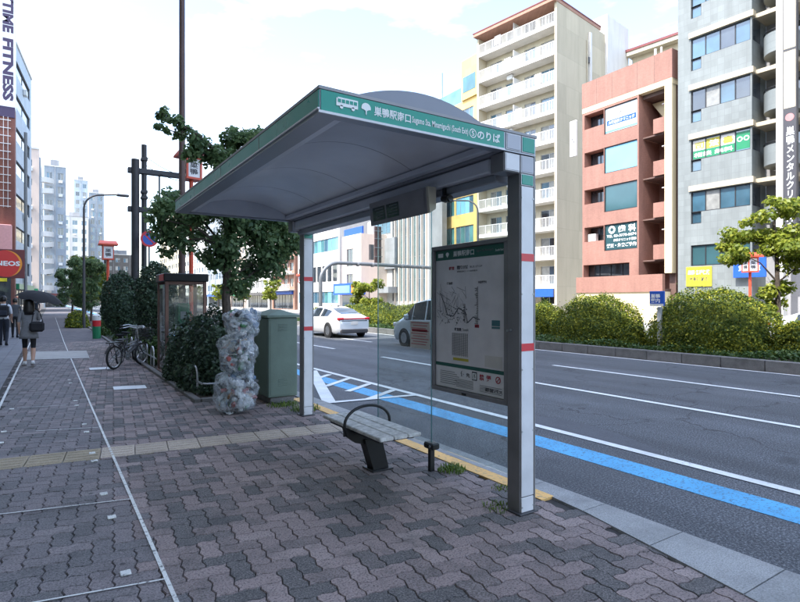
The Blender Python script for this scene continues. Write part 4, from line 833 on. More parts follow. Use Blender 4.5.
# ------------------------------------------------------------------ vegetation
def sub(cl, k, f=.5, rng=random):
    """break each clump into k smaller ones spread to its rim"""
    out = []
    for (x, y, z, a, b, c) in cl:
        for _ in range(k):
            d = Vector((rng.gauss(0, 1), rng.gauss(0, 1), rng.gauss(0, 1))).normalized()*rng.uniform(.35, .85); s_ = f*rng.uniform(.7, 1.15); out.append((x+d.x*a, y+d.y*b, z+d.z*c, a*s_, b*s_, c*s_))
    return out
def tree(name, label, base, trunk, r0, clumps, n, size, leaf, k=6, f=.5, cat='tree', group=None, bark='bark', aspect=.55):
    t = thing(name, label, cat, base, 0, group); tr = [Vector(p) for p in trunk]
    mb = MB().tube(tr, [r0*(1-.55*i/(len(tr)-1)) for i in range(len(tr))], 9)
    for c in clumps:
        e = Vector(c[:3]); s_ = min(tr[1:], key=lambda p: (p-e).length+max(0, p.z-e.z+.2)*2); mid = (s_+e)/2+Vector((random.uniform(-.1, .1), random.uniform(-.1, .1), .12)); mb.tube([s_, mid, e], [r0*.32, r0*.2, r0*.07], 6)
        for _ in range(4):
            d = Vector((random.gauss(0, 1)*c[3], random.gauss(0, 1)*c[4], random.gauss(0, .8)*c[5]))*.5; mb.tube([e, e+d*.5+Vector((0, 0, .03)), e+d], [r0*.08, r0*.05, r0*.02], 5)
    mb.build('trunk', bark, t, True); foliage('crown', sub(clumps, k, f), n, size, leaf, t, .3, aspect); return t
def shrub(name, label, loc, rx, ry, h, n, size, leaf, group=None, cat='shrub', rz=0, dome=True, ball=False):
    t = thing(name, label, cat, loc, rz, group); mb = MB()
    for _ in range(9):
        a = random.uniform(0, 2*pi); q = random.uniform(.3, .75); mb.tube([(random.uniform(-.08, .08), random.uniform(-.08, .08), -.05), (rx*q*.5*cos(a), ry*q*.5*sin(a), h*.45), (rx*q*cos(a), ry*q*sin(a), h*.8)], [.022, .015, .006], 5)
    mb.build('stems', 'twig', t); rng = np.random
    d = rng.normal(0, 1, (n, 3)); d[:, 2] = np.abs(d[:, 2])*1.0-.12; d /= np.linalg.norm(d, axis=1, keepdims=True)
    if dome: d2 = d/(np.sum(np.abs(d)**2.25, axis=1, keepdims=True)**(1/2.25))
    else: d2 = d
    if ball: d = rng.normal(0, 1, (n, 3)); d /= np.linalg.norm(d, axis=1, keepdims=True); d2 = d
    q0 = 1.3*loc[1]; lump = 1+.05*np.sin(d[:, :1]*7+q0)*np.cos(d[:, 1:2]*8+q0)+.035*np.sin(d[:, 2:3]*13+d[:, :1]*9+q0)+(0 if dome else .12)*np.sin(d[:, 1:2]*11+q0)*np.sin(d[:, 2:3]*7)
    r = lump*(1-.22*rng.uniform(0, 1, (n, 1))**2.5)*rng.uniform(.965, 1.035, (n, 1)); spr = rng.uniform(0, 1, (n, 1)) > .97; r = r*np.where(spr, rng.uniform(1.02, 1.12, (n, 1)), 1)
    p = d2*np.array([rx, ry, h*(.42 if ball else .97)])*r+np.array([0, 0, h*.58 if ball else 0]); p[:, 2] = np.maximum(p[:, 2], .02+.12*rng.uniform(0, 1, n)); V, F = leaf_quads(p, d+np.array([0, 0, .3]), size, .55, .95, rng)
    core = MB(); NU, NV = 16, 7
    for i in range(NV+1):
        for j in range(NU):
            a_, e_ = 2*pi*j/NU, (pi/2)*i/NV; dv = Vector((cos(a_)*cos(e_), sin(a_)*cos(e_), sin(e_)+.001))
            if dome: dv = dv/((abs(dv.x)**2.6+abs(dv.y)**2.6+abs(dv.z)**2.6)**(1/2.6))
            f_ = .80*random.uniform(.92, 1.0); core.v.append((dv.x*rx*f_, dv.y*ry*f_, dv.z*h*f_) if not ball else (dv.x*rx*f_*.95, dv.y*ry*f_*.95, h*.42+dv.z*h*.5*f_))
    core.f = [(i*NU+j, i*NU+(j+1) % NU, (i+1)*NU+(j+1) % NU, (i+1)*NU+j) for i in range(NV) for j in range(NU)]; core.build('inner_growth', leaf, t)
    fast_mesh('foliage', V, F, leaf, t); return t
# broad-leaved tree behind the shelter roof
tb = (2.55, 9.35, 0)
cl = [(-1.0, .2, 4.62, .15, .2, .11), (-.86, .1, 4.5, .17, .2, .13), (-.98, .15, 4.38, .13, .16, .1), (-.72, .1, 4.36, .18, .2, .14), (-.5, 0, 4.22, .22, .25, .2), (-.6, .1, 3.95, .16, .2, .16), (.1, .2, 4.4, .3, .3, .24), (.32, .2, 4.3, .42, .4, .3), (.72, .3, 4.45, .3, .3, .22), (.15, 0, 3.7, .45, .5, .32), (.75, .3, 3.7, .45, .5, .4),
      (-1.05, -.1, 2.85, .34, .4, .3), (-.75, .1, 2.55, .42, .45, .32), (-.6, .2, 3.1, .45, .5, .35), (-.2, -.2, 2.9, .55, .5, .4), (-.15, .1, 2.35, .5, .5, .35), (.35, -.1, 2.75, .6, .55, .45), (.8, .1, 2.8, .55, .55, .45), (1.15, .0, 2.7, .34, .4, .34), (.5, .2, 2.2, .5, .5, .35), (1.05, .3, 2.3, .4, .45, .35), (.2, .1, 1.85, .3, .35, .25), (.6, .1, 3.2, .6, .6, .4)]
tree('broadleaf_tree', 'broad leaved street tree behind the rubbish bags and green cabinet', tb, [(0, 0, -.05), (.02, .02, .8), (-.03, .0, 1.6), (.02, .05, 2.4), (0, .1, 3.2), (.05, .1, 3.9)], .095, cl+[(-.3, .1, 4.05, .24, .3, .24), (.0, .1, 3.95, .3, .35, .28), (-.05, .2, 3.5, .4, .4, .3), (.45, .2, 4.0, .4, .4, .3)], 17500, .098, 'leaf_tree', 9, .5, aspect=.62)
# hedge in the bed before the booth, clipped dark bushes
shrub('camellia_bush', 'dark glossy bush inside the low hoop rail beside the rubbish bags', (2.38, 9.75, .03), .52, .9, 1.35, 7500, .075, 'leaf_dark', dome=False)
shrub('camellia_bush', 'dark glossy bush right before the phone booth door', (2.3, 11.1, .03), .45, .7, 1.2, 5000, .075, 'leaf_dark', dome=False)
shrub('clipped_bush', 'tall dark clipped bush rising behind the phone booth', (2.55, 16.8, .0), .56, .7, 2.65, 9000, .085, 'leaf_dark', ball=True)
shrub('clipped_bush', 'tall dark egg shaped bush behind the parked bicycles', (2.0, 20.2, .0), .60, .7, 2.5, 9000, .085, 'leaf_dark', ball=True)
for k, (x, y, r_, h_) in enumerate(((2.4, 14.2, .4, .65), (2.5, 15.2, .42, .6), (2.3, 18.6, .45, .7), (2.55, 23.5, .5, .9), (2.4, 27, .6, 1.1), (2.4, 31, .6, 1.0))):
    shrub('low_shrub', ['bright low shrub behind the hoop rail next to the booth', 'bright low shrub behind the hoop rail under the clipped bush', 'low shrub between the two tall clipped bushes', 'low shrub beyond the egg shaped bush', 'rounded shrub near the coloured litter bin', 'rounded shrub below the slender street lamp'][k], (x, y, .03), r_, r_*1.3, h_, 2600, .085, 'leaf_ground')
# trees down the pavement
for k, (x, y, h_, sp_w, lf) in enumerate(((1.9, 41, 4.6, 1.5, 'leaf_tree'), (2.6, 47, 5.2, 1.6, 'leaf_hedge'), (1.6, 55, 4.4, 1.5, 'leaf_tree'), (2.7, 62, 5.5, 1.9, 'leaf_tree'))):
    c_ = [(random.uniform(-1, 1)*sp_w*.6, random.uniform(-1, 1)*sp_w*.6, h_*random.uniform(.3, .9), sp_w*.42, sp_w*.42, sp_w*.36) for _ in range(13)]
    tree('pavement_tree', ['bushy tree around the slender street lamp', 'yellow green tree next to the distant red lantern', 'bushy tree farther down the pavement than the lamp', 'last bushy tree before the distant towers'][k], (x, y, 0), [(0, 0, 0), (.05, 0, h_*.3), (0, .05, h_*.6), (0, 0, h_*.85)], .09, c_, 5200, .2, lf)
shrub('red_leaf_shrub', 'reddish low shrub at the foot of the pavement trees', (1.35, 37, 0), .6, 1.1, 1.0, 2200, .12, 'leaf_hedge')
# median shrubs, clipped to domes
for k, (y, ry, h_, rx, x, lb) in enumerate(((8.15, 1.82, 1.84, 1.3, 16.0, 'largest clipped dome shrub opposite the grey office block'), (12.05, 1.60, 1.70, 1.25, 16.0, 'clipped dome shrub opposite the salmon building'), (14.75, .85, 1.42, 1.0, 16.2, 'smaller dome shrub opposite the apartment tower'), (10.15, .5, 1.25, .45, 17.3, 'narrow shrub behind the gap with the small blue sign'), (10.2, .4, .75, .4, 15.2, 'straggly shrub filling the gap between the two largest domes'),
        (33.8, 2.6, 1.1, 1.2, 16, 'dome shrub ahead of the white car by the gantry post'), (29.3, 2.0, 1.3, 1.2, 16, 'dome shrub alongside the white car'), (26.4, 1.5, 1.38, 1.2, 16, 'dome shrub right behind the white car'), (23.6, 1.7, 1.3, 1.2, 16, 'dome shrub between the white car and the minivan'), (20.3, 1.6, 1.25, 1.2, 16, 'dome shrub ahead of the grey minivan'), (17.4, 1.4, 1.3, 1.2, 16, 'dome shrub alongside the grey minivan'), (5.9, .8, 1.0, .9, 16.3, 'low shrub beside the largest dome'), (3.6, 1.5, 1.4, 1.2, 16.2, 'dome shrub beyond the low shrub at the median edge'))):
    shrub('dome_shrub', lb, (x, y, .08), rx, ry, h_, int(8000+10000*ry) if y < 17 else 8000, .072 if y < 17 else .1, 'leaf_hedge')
gp = np.random.uniform(0, 1, (26000, 3)); gp = np.stack([14.36+gp[:, 0]**1.3*1.7, 1+gp[:, 1]**1.25*38, .10+.20*gp[:, 2]*(1-.3*np.sin(gp[:, 1]*90))], 1)
V, F = leaf_quads(gp, np.tile([0., 0, 1.], (len(gp), 1)), .085, .55, .6); stuff(tag(fast_mesh('ground_cover', V, F, 'leaf_ground'), 'low leafy ground cover along the median kerb', 'ground cover'))
gp = np.random.uniform(0, 1, (6000, 3)); gp = np.stack([2.0+gp[:, 0]*1.25, 8.75+gp[:, 1]*20, .03+.10*gp[:, 2]], 1)
V, F = leaf_quads(gp, np.tile([0., 0, 1.], (len(gp), 1)), .06, .5, .8); stuff(tag(fast_mesh('bed_litter', V, F, 'leaf_dark'), 'dark leaves and sprouts covering the planting bed', 'ground cover'))
c_ = [(-.9, .7, 2.9, .6, .7, .4), (-.4, .9, 3.6, .6, .7, .4), (.1, 0, 4.1, .7, .7, .4), (.5, .4, 3.4, .8, .8, .5), (0, -.3, 3.0, .7, .8, .5), (-.2, 1.4, 3.3, .5, .6, .3), (.3, -.8, 3.5, .6, .7, .4), (.2, -.6, 2.4, .6, .7, .5), (.1, .2, 1.9, .55, .6, .5), (.2, -1.2, 2.9, .6, .7, .4), (0, .1, 1.3, .35, .4, .4)]
tree('yellow_green_tree', 'yellow green tree on the median before the grey office block', (18.0, 7.3, .1), [(0, 0, 0), (.05, 0, 1.0), (-.02, 0, 2.0), (.05, .05, 3.0), (0, .1, 3.8)], .09, c_, 8500, .14, 'leaf_yellow', aspect=.6)
c_ = [(random.uniform(-.7, .7), random.uniform(-.9, .9), random.uniform(1.3, 2.6), .5, .55, .4) for _ in range(10)]
tree('yellow_green_tree', 'small yellow green tree on the median before the blue shop', (17.2, 30.2, .1), [(0, 0, 0), (0, 0, .8), (.05, 0, 1.5), (0, 0, 2.2)], .05, c_, 3600, .17, 'leaf_yellow')
c_ = [(random.uniform(-1, 1), random.uniform(-1.2, 1.2), random.uniform(2.2, 5.0), .8, .8, .6) for _ in range(12)]
for k, (x, y) in enumerate(((30.2, 100), (30.4, 86), (30.2, 118), (30.3, 140))): tree('roadside_tree', ['roadside tree before the rust apartment block', 'roadside tree before the white office', 'roadside tree before the white apartment block', 'roadside tree before the tall grey block'][k], (x, y, 0), [(0, 0, 0), (0, 0, 1.5), (.1, 0, 2.8), (0, 0, 4)], .1, c_, 2200, .34, 'leaf_yellow')
def tuft(label, x, y, r_, n, h_):
    mb = MB(); g = random.Random(int(x*1000+y*77))
    for _ in range(n):
        a, q = g.uniform(0, 2*pi), r_*g.random()**.7; px, py = x+q*cos(a), y+q*sin(a); b_ = g.uniform(0, 2*pi); l = h_*g.uniform(.5, 1.2); dx, dy = cos(b_)*l*.55, sin(b_)*l*.55; wx, wy = -sin(b_)*.004, cos(b_)*.004
        mb.add([(px-wx, py-wy, 0), (px+wx, py+wy, 0), (px+dx*.5+wx, py+dy*.5+wy, l*.7), (px+dx, py+dy, l*.85), (px+dx*.5-wx, py+dy*.5-wy, l*.7)], [(0, 1, 2, 4), (4, 2, 3)])
    return stuff(tag(mb.build('weed_tuft', 'grass', fix=False), label, 'weeds'))
tuft('tuft of grass sprouting beside the glass wall foot', 3.08, 3.88, .13, 240, .055); tuft('sparse weeds around the base of the near shelter post', 2.80, 3.0, .13, 70, .03); tuft('weeds at the foot of the far shelter post', 3.05, 7.2, .22, 300, .06)
tuft('weeds around the base of the green cabinet', 2.9, 7.66, .24, 240, .055); tuft('small weeds in a joint between pavers at the kerb', 3.15, 3.3, .10, 50, .025)

# ------------------------------------------------------------------ street things near the shelter
cb = thing('utility_cabinet', 'weathered green steel utility cabinet with sloping lid', 'cabinet', (2.73, 7.82, 0))
box('plinth', 'kerb_old', cb, .04, .42, .03, .66, 0, .10, b=.01); box('body', 'cabinet_green', cb, 0, .46, 0, .69, .10, 1.30, b=.012)
MB().add([(-.025, -.025, 1.302), (.485, -.025, 1.302), (.485, .715, 1.302), (-.025, .715, 1.302), (-.025, -.025, 1.335), (.485, -.025, 1.335), (.485, .715, 1.335), (-.025, .715, 1.335), (.23, .12, 1.42), (.23, .57, 1.42)], [(0, 3, 2, 1), (0, 1, 5, 4), (1, 2, 6, 5), (2, 3, 7, 6), (3, 0, 4, 7), (4, 5, 8), (5, 6, 9, 8), (6, 7, 9), (7, 4, 8, 9)]).build('lid', 'cabinet_top', cb)
for z_ in (.27, 1.10):
    vb = MB()
    for k in range(5): vb.bbox(.15, .30, -.010, .002, z_+k*.024, z_+.014+k*.024, b=.003)
    vb.build('vent', 'cabinet_green', cb)
box('door_panel', 'cabinet_green', cb, .03, .43, -.005, .002, .13, 1.28, b=.003); box('door_panel', 'cabinet_green', cb, -.005, .002, .04, .65, .13, 1.28, b=.003); box('handle', 'steel', cb, -.02, -.004, .58, .61, .65, .80, b=.004)

def crumple(bm_, amp, sc, seed):
    import mathutils
    for v in bm_.verts:
        p = v.co*sc+Vector((seed, seed*1.7, 0)); n = mathutils.noise.noise(p)+.4*mathutils.noise.noise(p*2.0)-.55*abs(mathutils.noise.noise(p*2.4))-.40*abs(mathutils.noise.noise(p*4.8))-.22*abs(mathutils.noise.noise(p*9.5)); v.co += v.normal*amp*n
def plastic():
    m, t, b = nodes('clear_plastic'); out = t.nodes['Material Output']; g = t.nodes.new('ShaderNodeNewGeometry')
    b.inputs['Base Color'].default_value = (.78, .83, .90, 1); b.inputs['Roughness'].default_value = .1; b.inputs['Coat Weight'].default_value = .6
    tr = t.nodes.new('ShaderNodeBsdfTransparent'); tr.inputs[0].default_value = (.93, .95, .96, 1); ms = t.nodes.new('ShaderNodeMixShader')
    t.links.new(mrange(t, noise(t, g.outputs['Position'], 10, 7, .7), .38, .68, .07, .55), ms.inputs[0]); t.links.new(tr.outputs[0], ms.inputs[1]); t.links.new(b.outputs[0], ms.inputs[2]); t.links.new(ms.outputs[0], out.inputs[0])
    bumpn(t, b, noise(t, g.outputs['Position'], 13, 3, .5), .55, .03)
plastic()
JUNK = []
for n_, c_ in (('junk_white', (.66, .66, .66)), ('junk_red', (.42, .13, .12)), ('junk_blue', (.14, .22, .34)), ('junk_brown', (.22, .13, .07)), ('junk_pet', (.42, .47, .48)), ('junk_dark', (.05, .05, .05)), ('junk_green', (.07, .22, .10)), ('junk_tan', (.44, .33, .22))): pm(n_, c_, .4, var=.25, scale=30); JUNK.append(n_)
def trash(label, loc, rx, ry, h, seed, knot=True):
    t = thing('rubbish_bag', label, 'rubbish bag', loc, random.uniform(0, 6), 'clear rubbish bags stacked by the cabinet'); bm = bmesh.new(); bmesh.ops.create_icosphere(bm, subdivisions=5, radius=1)
    for v in bm.verts:
        c = v.co; q = 1 if c.z > 0 else 1.0; e_ = (abs(c.x)**2+abs(c.y)**2)**.5; ff = (e_**4+abs(c.z)**4)**-.25; wob = 1+.10*sin(3*math.atan2(c.y, c.x)+seed)+.07*sin(5*math.atan2(c.y, c.x)+2*seed+3*c.z); v.co = Vector((c.x*ff*rx*wob*.93, c.y*ff*ry*wob*.93, h/2+c.z*ff*h/2))
    bm.normal_update(); crumple(bm, .055, 5.0, seed)
    for v in bm.verts: v.co.z = max(v.co.z, .004)
    me = bpy.data.meshes.new('bag'); bm.to_mesh(me); bm.free(); link('bag', me, 'clear_plastic', t, 'all')
    g = random.Random(seed); parts = {j: MB() for j in JUNK}; wts = (7, 1.2, 1.5, .8, 8, 1, .8, 1.0)
    for _ in range(170):
        an_ = g.uniform(0, 2*pi); q_ = g.uniform(.25, .74); p = Vector((cos(an_)*q_*rx, sin(an_)*q_*ry, h*g.uniform(.16, .84))); M = Matrix.Rotation(g.uniform(0, 6), 3, Vector((g.gauss(0, 1), g.gauss(0, 1), g.gauss(0, 1))).normalized()); q = MB(); k = g.random()
        if k < .5: r_ = g.uniform(.026, .036); l = g.uniform(.09, .17); q.lathe([(r_*.8, -l/2), (r_, -l/2+.01), (r_*.94, 0), (r_, l/2-.03), (r_*.4, l/2)], 9)
        else: a, b2_, c2 = g.uniform(.02, .06), g.uniform(.015, .045), g.uniform(.003, .02); q.bbox(-a, a, -b2_, b2_, -c2, c2, b=.004)
        parts[g.choices(JUNK, wts)[0]].add([(M @ Vector(v))+p for v in q.v], q.f)
    for j, mb in parts.items():
        if mb.v: stuff(mb.build('contents', j, t))
    if knot:
        MB().lathe([(.10, h-.04), (.035, h+.0), (.025, h+.03), (.05, h+.06), (.07, h+.07)], 11, (0, 0, 0)).build('knot', 'clear_plastic', t, True)
    return t
trash('clear rubbish bag at the bottom of the stack', (2.20, 7.60, 0), .33, .30, .58, 3, False); trash('clear rubbish bag of bottles in the middle of the stack', (2.225, 7.62, .52), .30, .28, .56, 8, False); trash('knotted clear rubbish bag on top of the stack', (2.28, 7.65, 1.03), .285, .26, .42, 13, False)
MB().add([(2.02+.02*i, 7.42+.03*j, .004+.02*random.random()) for i in range(6) for j in range(4)], [(i*4+j, i*4+j+1, i*4+j+5, i*4+j+4) for i in range(5) for j in range(3)]).build('plastic_scrap', 'junk_white')
tag(bpy.data.objects['plastic_scrap'], 'flat white plastic scrap on the paving beside the bottom bag', 'litter')

ph = thing('phone_booth', 'brown framed glass telephone booth with dark roof and red end panel', 'phone booth', (2.0, 12.0, 0))
for x_ in (0, .76):
    for y_ in (0, .92): box('post', 'booth_frame', ph, x_, x_+.065, y_, y_+.065, .06, 1.96, b=.006)
box('roof', 'black', ph, -.03, .86, -.03, 1.02, 1.961, 2.13, b=.015); box('roof_end_panel', 'sign_red', ph, -.036, -.031, .02, .55, 1.975, 2.11); box('base', 'booth_frame', ph, -.02, .845, -.02, 1.0, 0, .06, b=.008)
for a in ((.066, .759, .02, .03, .12, 1.9), (.066, .759, .955, .965, .12, 1.9), (.02, .03, .066, .919, .12, 1.9), (.795, .805, .066, .919, .12, 1.9)): box('glass_pane', 'glass_booth', ph, *a)
for y_ in (.01, .945): box('cross_bar', 'booth_frame', ph, .066, .759, y_, y_+.03, .1, .16); box('cross_bar', 'booth_frame', ph, .066, .759, y_, y_+.03, 1.9, 1.959)
box('door_bar', 'steel', ph, -.03, -.012, .40, .44, .7, 1.3, b=.006); pho = box('telephone', 'phone_green', ph, .35, .62, .66, .90, 1.0, 1.5, b=.03); box('keypad', 'panel_grey', pho, .42, .55, .645, .659, 1.15, 1.32); MB().tube([(.38, .63, 1.05), (.375, .60, 1.15), (.375, .60, 1.35), (.38, .63, 1.45)], .025, 8).build('handset', 'phone_green', pho, True); box('shelf', 'steel', ph, .08, .74, .60, .94, .88, .92)

def hoop_rail(label, x, y0, y1, n):
    t = thing('hoop_rail', label, 'low railing', (x, y0, 0)); L_ = y1-y0; MB().tube([(0, 0, .25), (0, L_, .25)], .017, 8).build('rail', 'steel', t, True)
    for k in range(n):
        y = L_*(k+.5)/n; hw = .2; pts = [(0, y-hw, -.02), (0, y-hw, .3)]+[(0, y-hw*cos(pi*i/10), .30+.19*sin(pi*i/10)) for i in range(1, 10)]+[(0, y+hw, .3), (0, y+hw, -.02)]; MB().tube(pts, .018, 8).build('hoop', 'steel', t, True)
hoop_rail('bent steel hoop rail before the glossy bushes', 2.0, 8.8, 11.8, 3); hoop_rail('bent steel hoop rail along the bed past the booth', 2.0, 13.2, 19.0, 6)
MB().tube([(2.02, 8.78, .25), (2.06, 8.74, .25), (2.7, 8.74, .25)], .017, 8).build('rail', 'steel', bpy.data.objects['hoop_rail']).matrix_parent_inverse = Matrix.Translation((-2.0, -8.8, 0))

lp = thing('brown_lamp_post', 'tall reddish brown steel post behind the phone booth', 'post', (2.81, 14.5, 0)); MB().tube([(0, 0, 0), (0, 0, 3), (0, 0, 11.5)], [.085, .08, .065], 14).build('shaft', 'brown_steel', lp, True); MB().lathe([(.14, 0), (.14, .05), (.1, .1), (.1, .5)], 14).build('base_collar', 'brown_steel', lp, True); box('junction_box', 'brown_steel', lp, -.07, .07, -.14, -.08, 1.2, 1.6, b=.01)
def lantern(label, loc, h, s=1.0, rz=0):
    t = thing('lantern_sign', label, 'lantern sign', loc, rz, 'red lantern signs along the avenue'); MB().tube([(0, 0, 0), (0, 0, h-1.0*s)], .07*s, 10).build('pole', 'vermilion', t, True)
    b = MB().bbox(-.24*s, .24*s, -.24*s, .24*s, h-.98*s, h-.30*s, b=.01).build('lantern_box', 'lantern_face', t)
    for x_ in (-1, 1):
        for y_ in (-1, 1): box('corner_bar', 'vermilion', b, x_*.245*s-.025, x_*.245*s+.025, y_*.245*s-.025, y_*.245*s+.025, h-1.02*s, h-.28*s)
    for z_ in (h-1.04*s, h-.33*s): box('band', 'vermilion', b, -.275*s, .275*s, -.275*s, .275*s, z_, z_+.07*s)
    MB().add([(-.46*s, -.4*s, h-.26*s), (.46*s, -.4*s, h-.26*s), (.46*s, .4*s, h-.26*s), (-.46*s, .4*s, h-.26*s), (-.46*s, -.4*s, h-.19*s), (.46*s, -.4*s, h-.19*s), (.46*s, .4*s, h-.19*s), (-.46*s, .4*s, h-.19*s), (-.40*s, 0, h), (.40*s, 0, h)], [(0, 3, 2, 1), (0, 1, 5, 4), (1, 2, 6, 5), (2, 3, 7, 6), (3, 0, 4, 7), (4, 5, 9, 8), (5, 6, 9), (6, 7, 8, 9), (7, 4, 8)]).build('roof', 'vermilion', t)
    text('lettering', '巣\n鴨', 'ink', b, (-.16*s, -.243*s, h-.88*s), FR, .44*s, .3*s, .02); text('lettering', '巣\n鴨', 'ink', b, (-.243*s, .16*s, h-.88*s), (pi/2, 0, -pi/2), .44*s, .3*s, .02); return t
lantern('red roofed white lantern sign standing by the brown steel post', (3.24, 15.5, 0), 5.66, .78, R(12)); lantern('red roofed lantern sign farther along beyond the dark clipped bushes', (3.02, 38, 0), 5.3, 1.15); lantern('red lantern sign across the road before the grey office block', (29, 12.97, 0), 3.95, .95, R(-30)); lantern('red lantern sign across the road by the white office', (29, 70, 0), 5.3, 1.15, R(-30))
hf = thing('twin_pole_structure', 'dark steel twin pole utility frame with two crossbars', 'utility frame', (2.4, 20, 0))
p_ = MB().tube([(0, 0, 0), (0, 0, 1.7)], .15, 14).build('lower_pole', 'pole_green', hf, True); MB().tube([(0, 0, 1.7), (0, 0, 6.3)], .125, 14).build('pole', 'pole_dark', hf, True); MB().tube([(.28, .1, 0), (.28, .1, 6.85)], .085, 12).build('pole', 'pole_dark', hf, True); MB().tube([(1.5, .1, 0), (1.5, .1, 6.0)], .09, 12).build('pole', 'pole_dark', hf, True)
for z_ in (5.85, 4.55): MB().bbox(-.22, 1.6, -.02, .20, z_, z_+.17, b=.01).build('crossbar', 'pole_dark', hf)
box('transformer_box', 'dark_grey', hf, .95, 1.45, -.25, .0, 4.75, 5.3, b=.03)
for z_ in (5.2, 6.3, 5.0): MB().bbox(.18, .38, -.02, .22, z_, z_+.10, b=.01).build('clamp', 'pole_dark', hf)
MB().tube([(.75, .05, 4.7), (.75, .05, 5.85)], .03, 6).build('brace', 'pole_dark', hf)
for k, (z0_, z1_) in enumerate(((6.2, 5.7), (6.5, 5.9), (5.1, 4.95))):
    pts = [(.28+.85*i/8*1.5, .1-.3*i/8, z0_+(z1_-z0_)*i/8-.12*sin(pi*i/8)) for i in range(9)]; MB().tube(pts, .012, 5).build('cable', 'black', hf)
ns = thing('no_parking_sign', 'round blue and red no parking sign on a thin post', 'road sign', (2.75, 19.5, 0)); MB().tube([(0, 0, 0), (0, 0, 3.95)], .03, 10).build('post', 'pole_grey', ns, True)
pl_ = MB().lathe([(.255, -.052), (.255, -.046)], 28, (0, 0, 3.6), 'y').build('plate', 'sign_blue', ns); MB().lathe([(.2, -.056), (.2, -.0525), (.27, -.0525), (.27, -.056), (.2, -.056)], 28, (0, 0, 3.6), 'y', False).build('red_ring', 'sign_red', ns)
MB().add([(-.17, -.0555, 3.74), (-.14, -.0555, 3.77), (.17, -.0555, 3.46), (.14, -.0555, 3.43)], [(0, 1, 2, 3)]).build('red_bar', 'sign_red', ns)
sl_ = thing('slender_street_lamp', 'slender grey street lamp with long curved arm above the pavement', 'street lamp', (1.64, 36, 0)); pts = [(0, 0, 0), (0, 0, 4), (0, 0, 6.9)]+[(.9*(1-cos(R(90)*i/6)), 0, 6.9+.85*sin(R(90)*i/6)) for i in range(1, 7)]+[(1.7, 0, 7.85)]
MB().tube(pts, [.085, .07, .055]+[.05]*7, 10).build('pole', 'dark_grey', sl_, True); MB().bbox(1.65, 2.35, -.12, .12, 7.76, 7.92, b=.06).build('lamp_head', 'dark_grey', sl_)
s2 = dup(sl_, (29.2, 33.4, 0), R(112), 'curved arm street lamp across the road before the yellow office'); s2.scale = (1.35, 1.35, 1.27)
bn2 = thing('litter_bin', 'small bin with green red and white bands on the pavement edge', 'bin', (1.62, 25.6, 0)); MB().lathe([(.15, 0), (.155, .5)], 16).build('lower_band', 'phone_green', bn2, True); MB().lathe([(.155, .501), (.16, .75)], 16).build('middle_band', 'sign_red', bn2, True); MB().lathe([(.16, .751), (.165, .95), (.08, 1.0)], 16).build('lid', 'rail_white', bn2, True)
# petrol sign on the frontage
ps_ = thing('petrol_sign', 'square red petrol station sign with white lettering and orange arc', 'sign', (-.94, 30, 0)); MB().tube([(0, .2, 0), (0, .2, 9.3)], .07, 10).build('post', 'pole_grey', ps_, True)
pm('eneos_red', (.62, .035, .03), .4, var=.04); pm('eneos_orange', (.85, .30, .03), .4, var=.04); pn = box('panel', 'w_red', ps_, -1.42, -.03, -.08, .08, 2.58, 3.88, b=.02); MB().lathe([(.02, -.088), (.60, -.084)], 36, (-.72, 0, 3.23), 'y').build('disc', 'eneos_red', pn, True)
arcm = MB(); aa = [R(-75+165*i/24) for i in range(25)]; arcm.add([(-.72+.60*cos(a), -.091, 3.23+.60*sin(a)) for a in aa]+[(-.72+(.60-.09*sin(pi*i/24))*cos(a), -.091, 3.23+(.60-.09*sin(pi*i/24))*sin(a)) for i, a in enumerate(aa)], [(i, i+1, 26+i, 25+i) for i in range(24)]); arcm.build('arc', 'eneos_orange', pn)
text('lettering', 'ENEOS', 'letter_white', pn, (-1.26, -.094, 3.13), FR, .22, 1.06, .035); box('bracket', 'pole_grey', ps_, -.06, .0, .081, .2, 3.5, 3.6); box('bracket', 'pole_grey', ps_, -.06, .0, .081, .2, 2.8, 2.9)
# gantry over the far carriageway, small sign on the median
gt = thing('road_gantry', 'grey steel pipe gantry arching from the median over the far lanes', 'gantry', (16.6, 36.3, 0)); pts = [(0, 0, 0), (0, 0, 3.0)]+[(1.5*(1-cos(R(90)*i/8)), 0, 3.0+1.4*sin(R(90)*i/8)) for i in range(1, 9)]+[(5, 0, 4.38), (11.5, 0, 4.3)]
MB().tube(pts, .14, 12).build('pipe', 'pole_grey', gt, True); bx_ = box('sign_back', 'brown_steel', gt, 4.7, 5.3, .16, .3, 4.55, 7.4, b=.02)
for z_ in (5.0, 5.7, 6.4, 7.0): MB().box(4.65, 5.35, .08, .15, z_, z_+.06).build('stiffener', 'pole_grey', bx_)
for x_ in (3, 4.3, 7, 9): MB().lathe([(.18, x_), (.18, x_+.16)], 12, (0, 0, 4.36), 'x').build('flange', 'galva', gt, True)
bs_ = thing('small_blue_sign', 'small blue and white sign on a pale post in the median gap', 'sign', (15.1, 9.2, .1)); box('post', 'rail_white', bs_, -.06, .06, -.06, .06, 0, 1.28, b=.02); pn = MB().bbox(-.18, -.11, -.23, .22, 1.30, 1.74, b=.01).build('panel', 'sign_blue', bs_); text('lettering', '巣鴨\n案内', 'letter_white', pn, (-.183, .18, 1.40), (pi/2, 0, -pi/2), .26, .3, .02); box('lower_strip', 'rail_white', pn, -.184, -.111, -.22, .21, 1.302, 1.37)

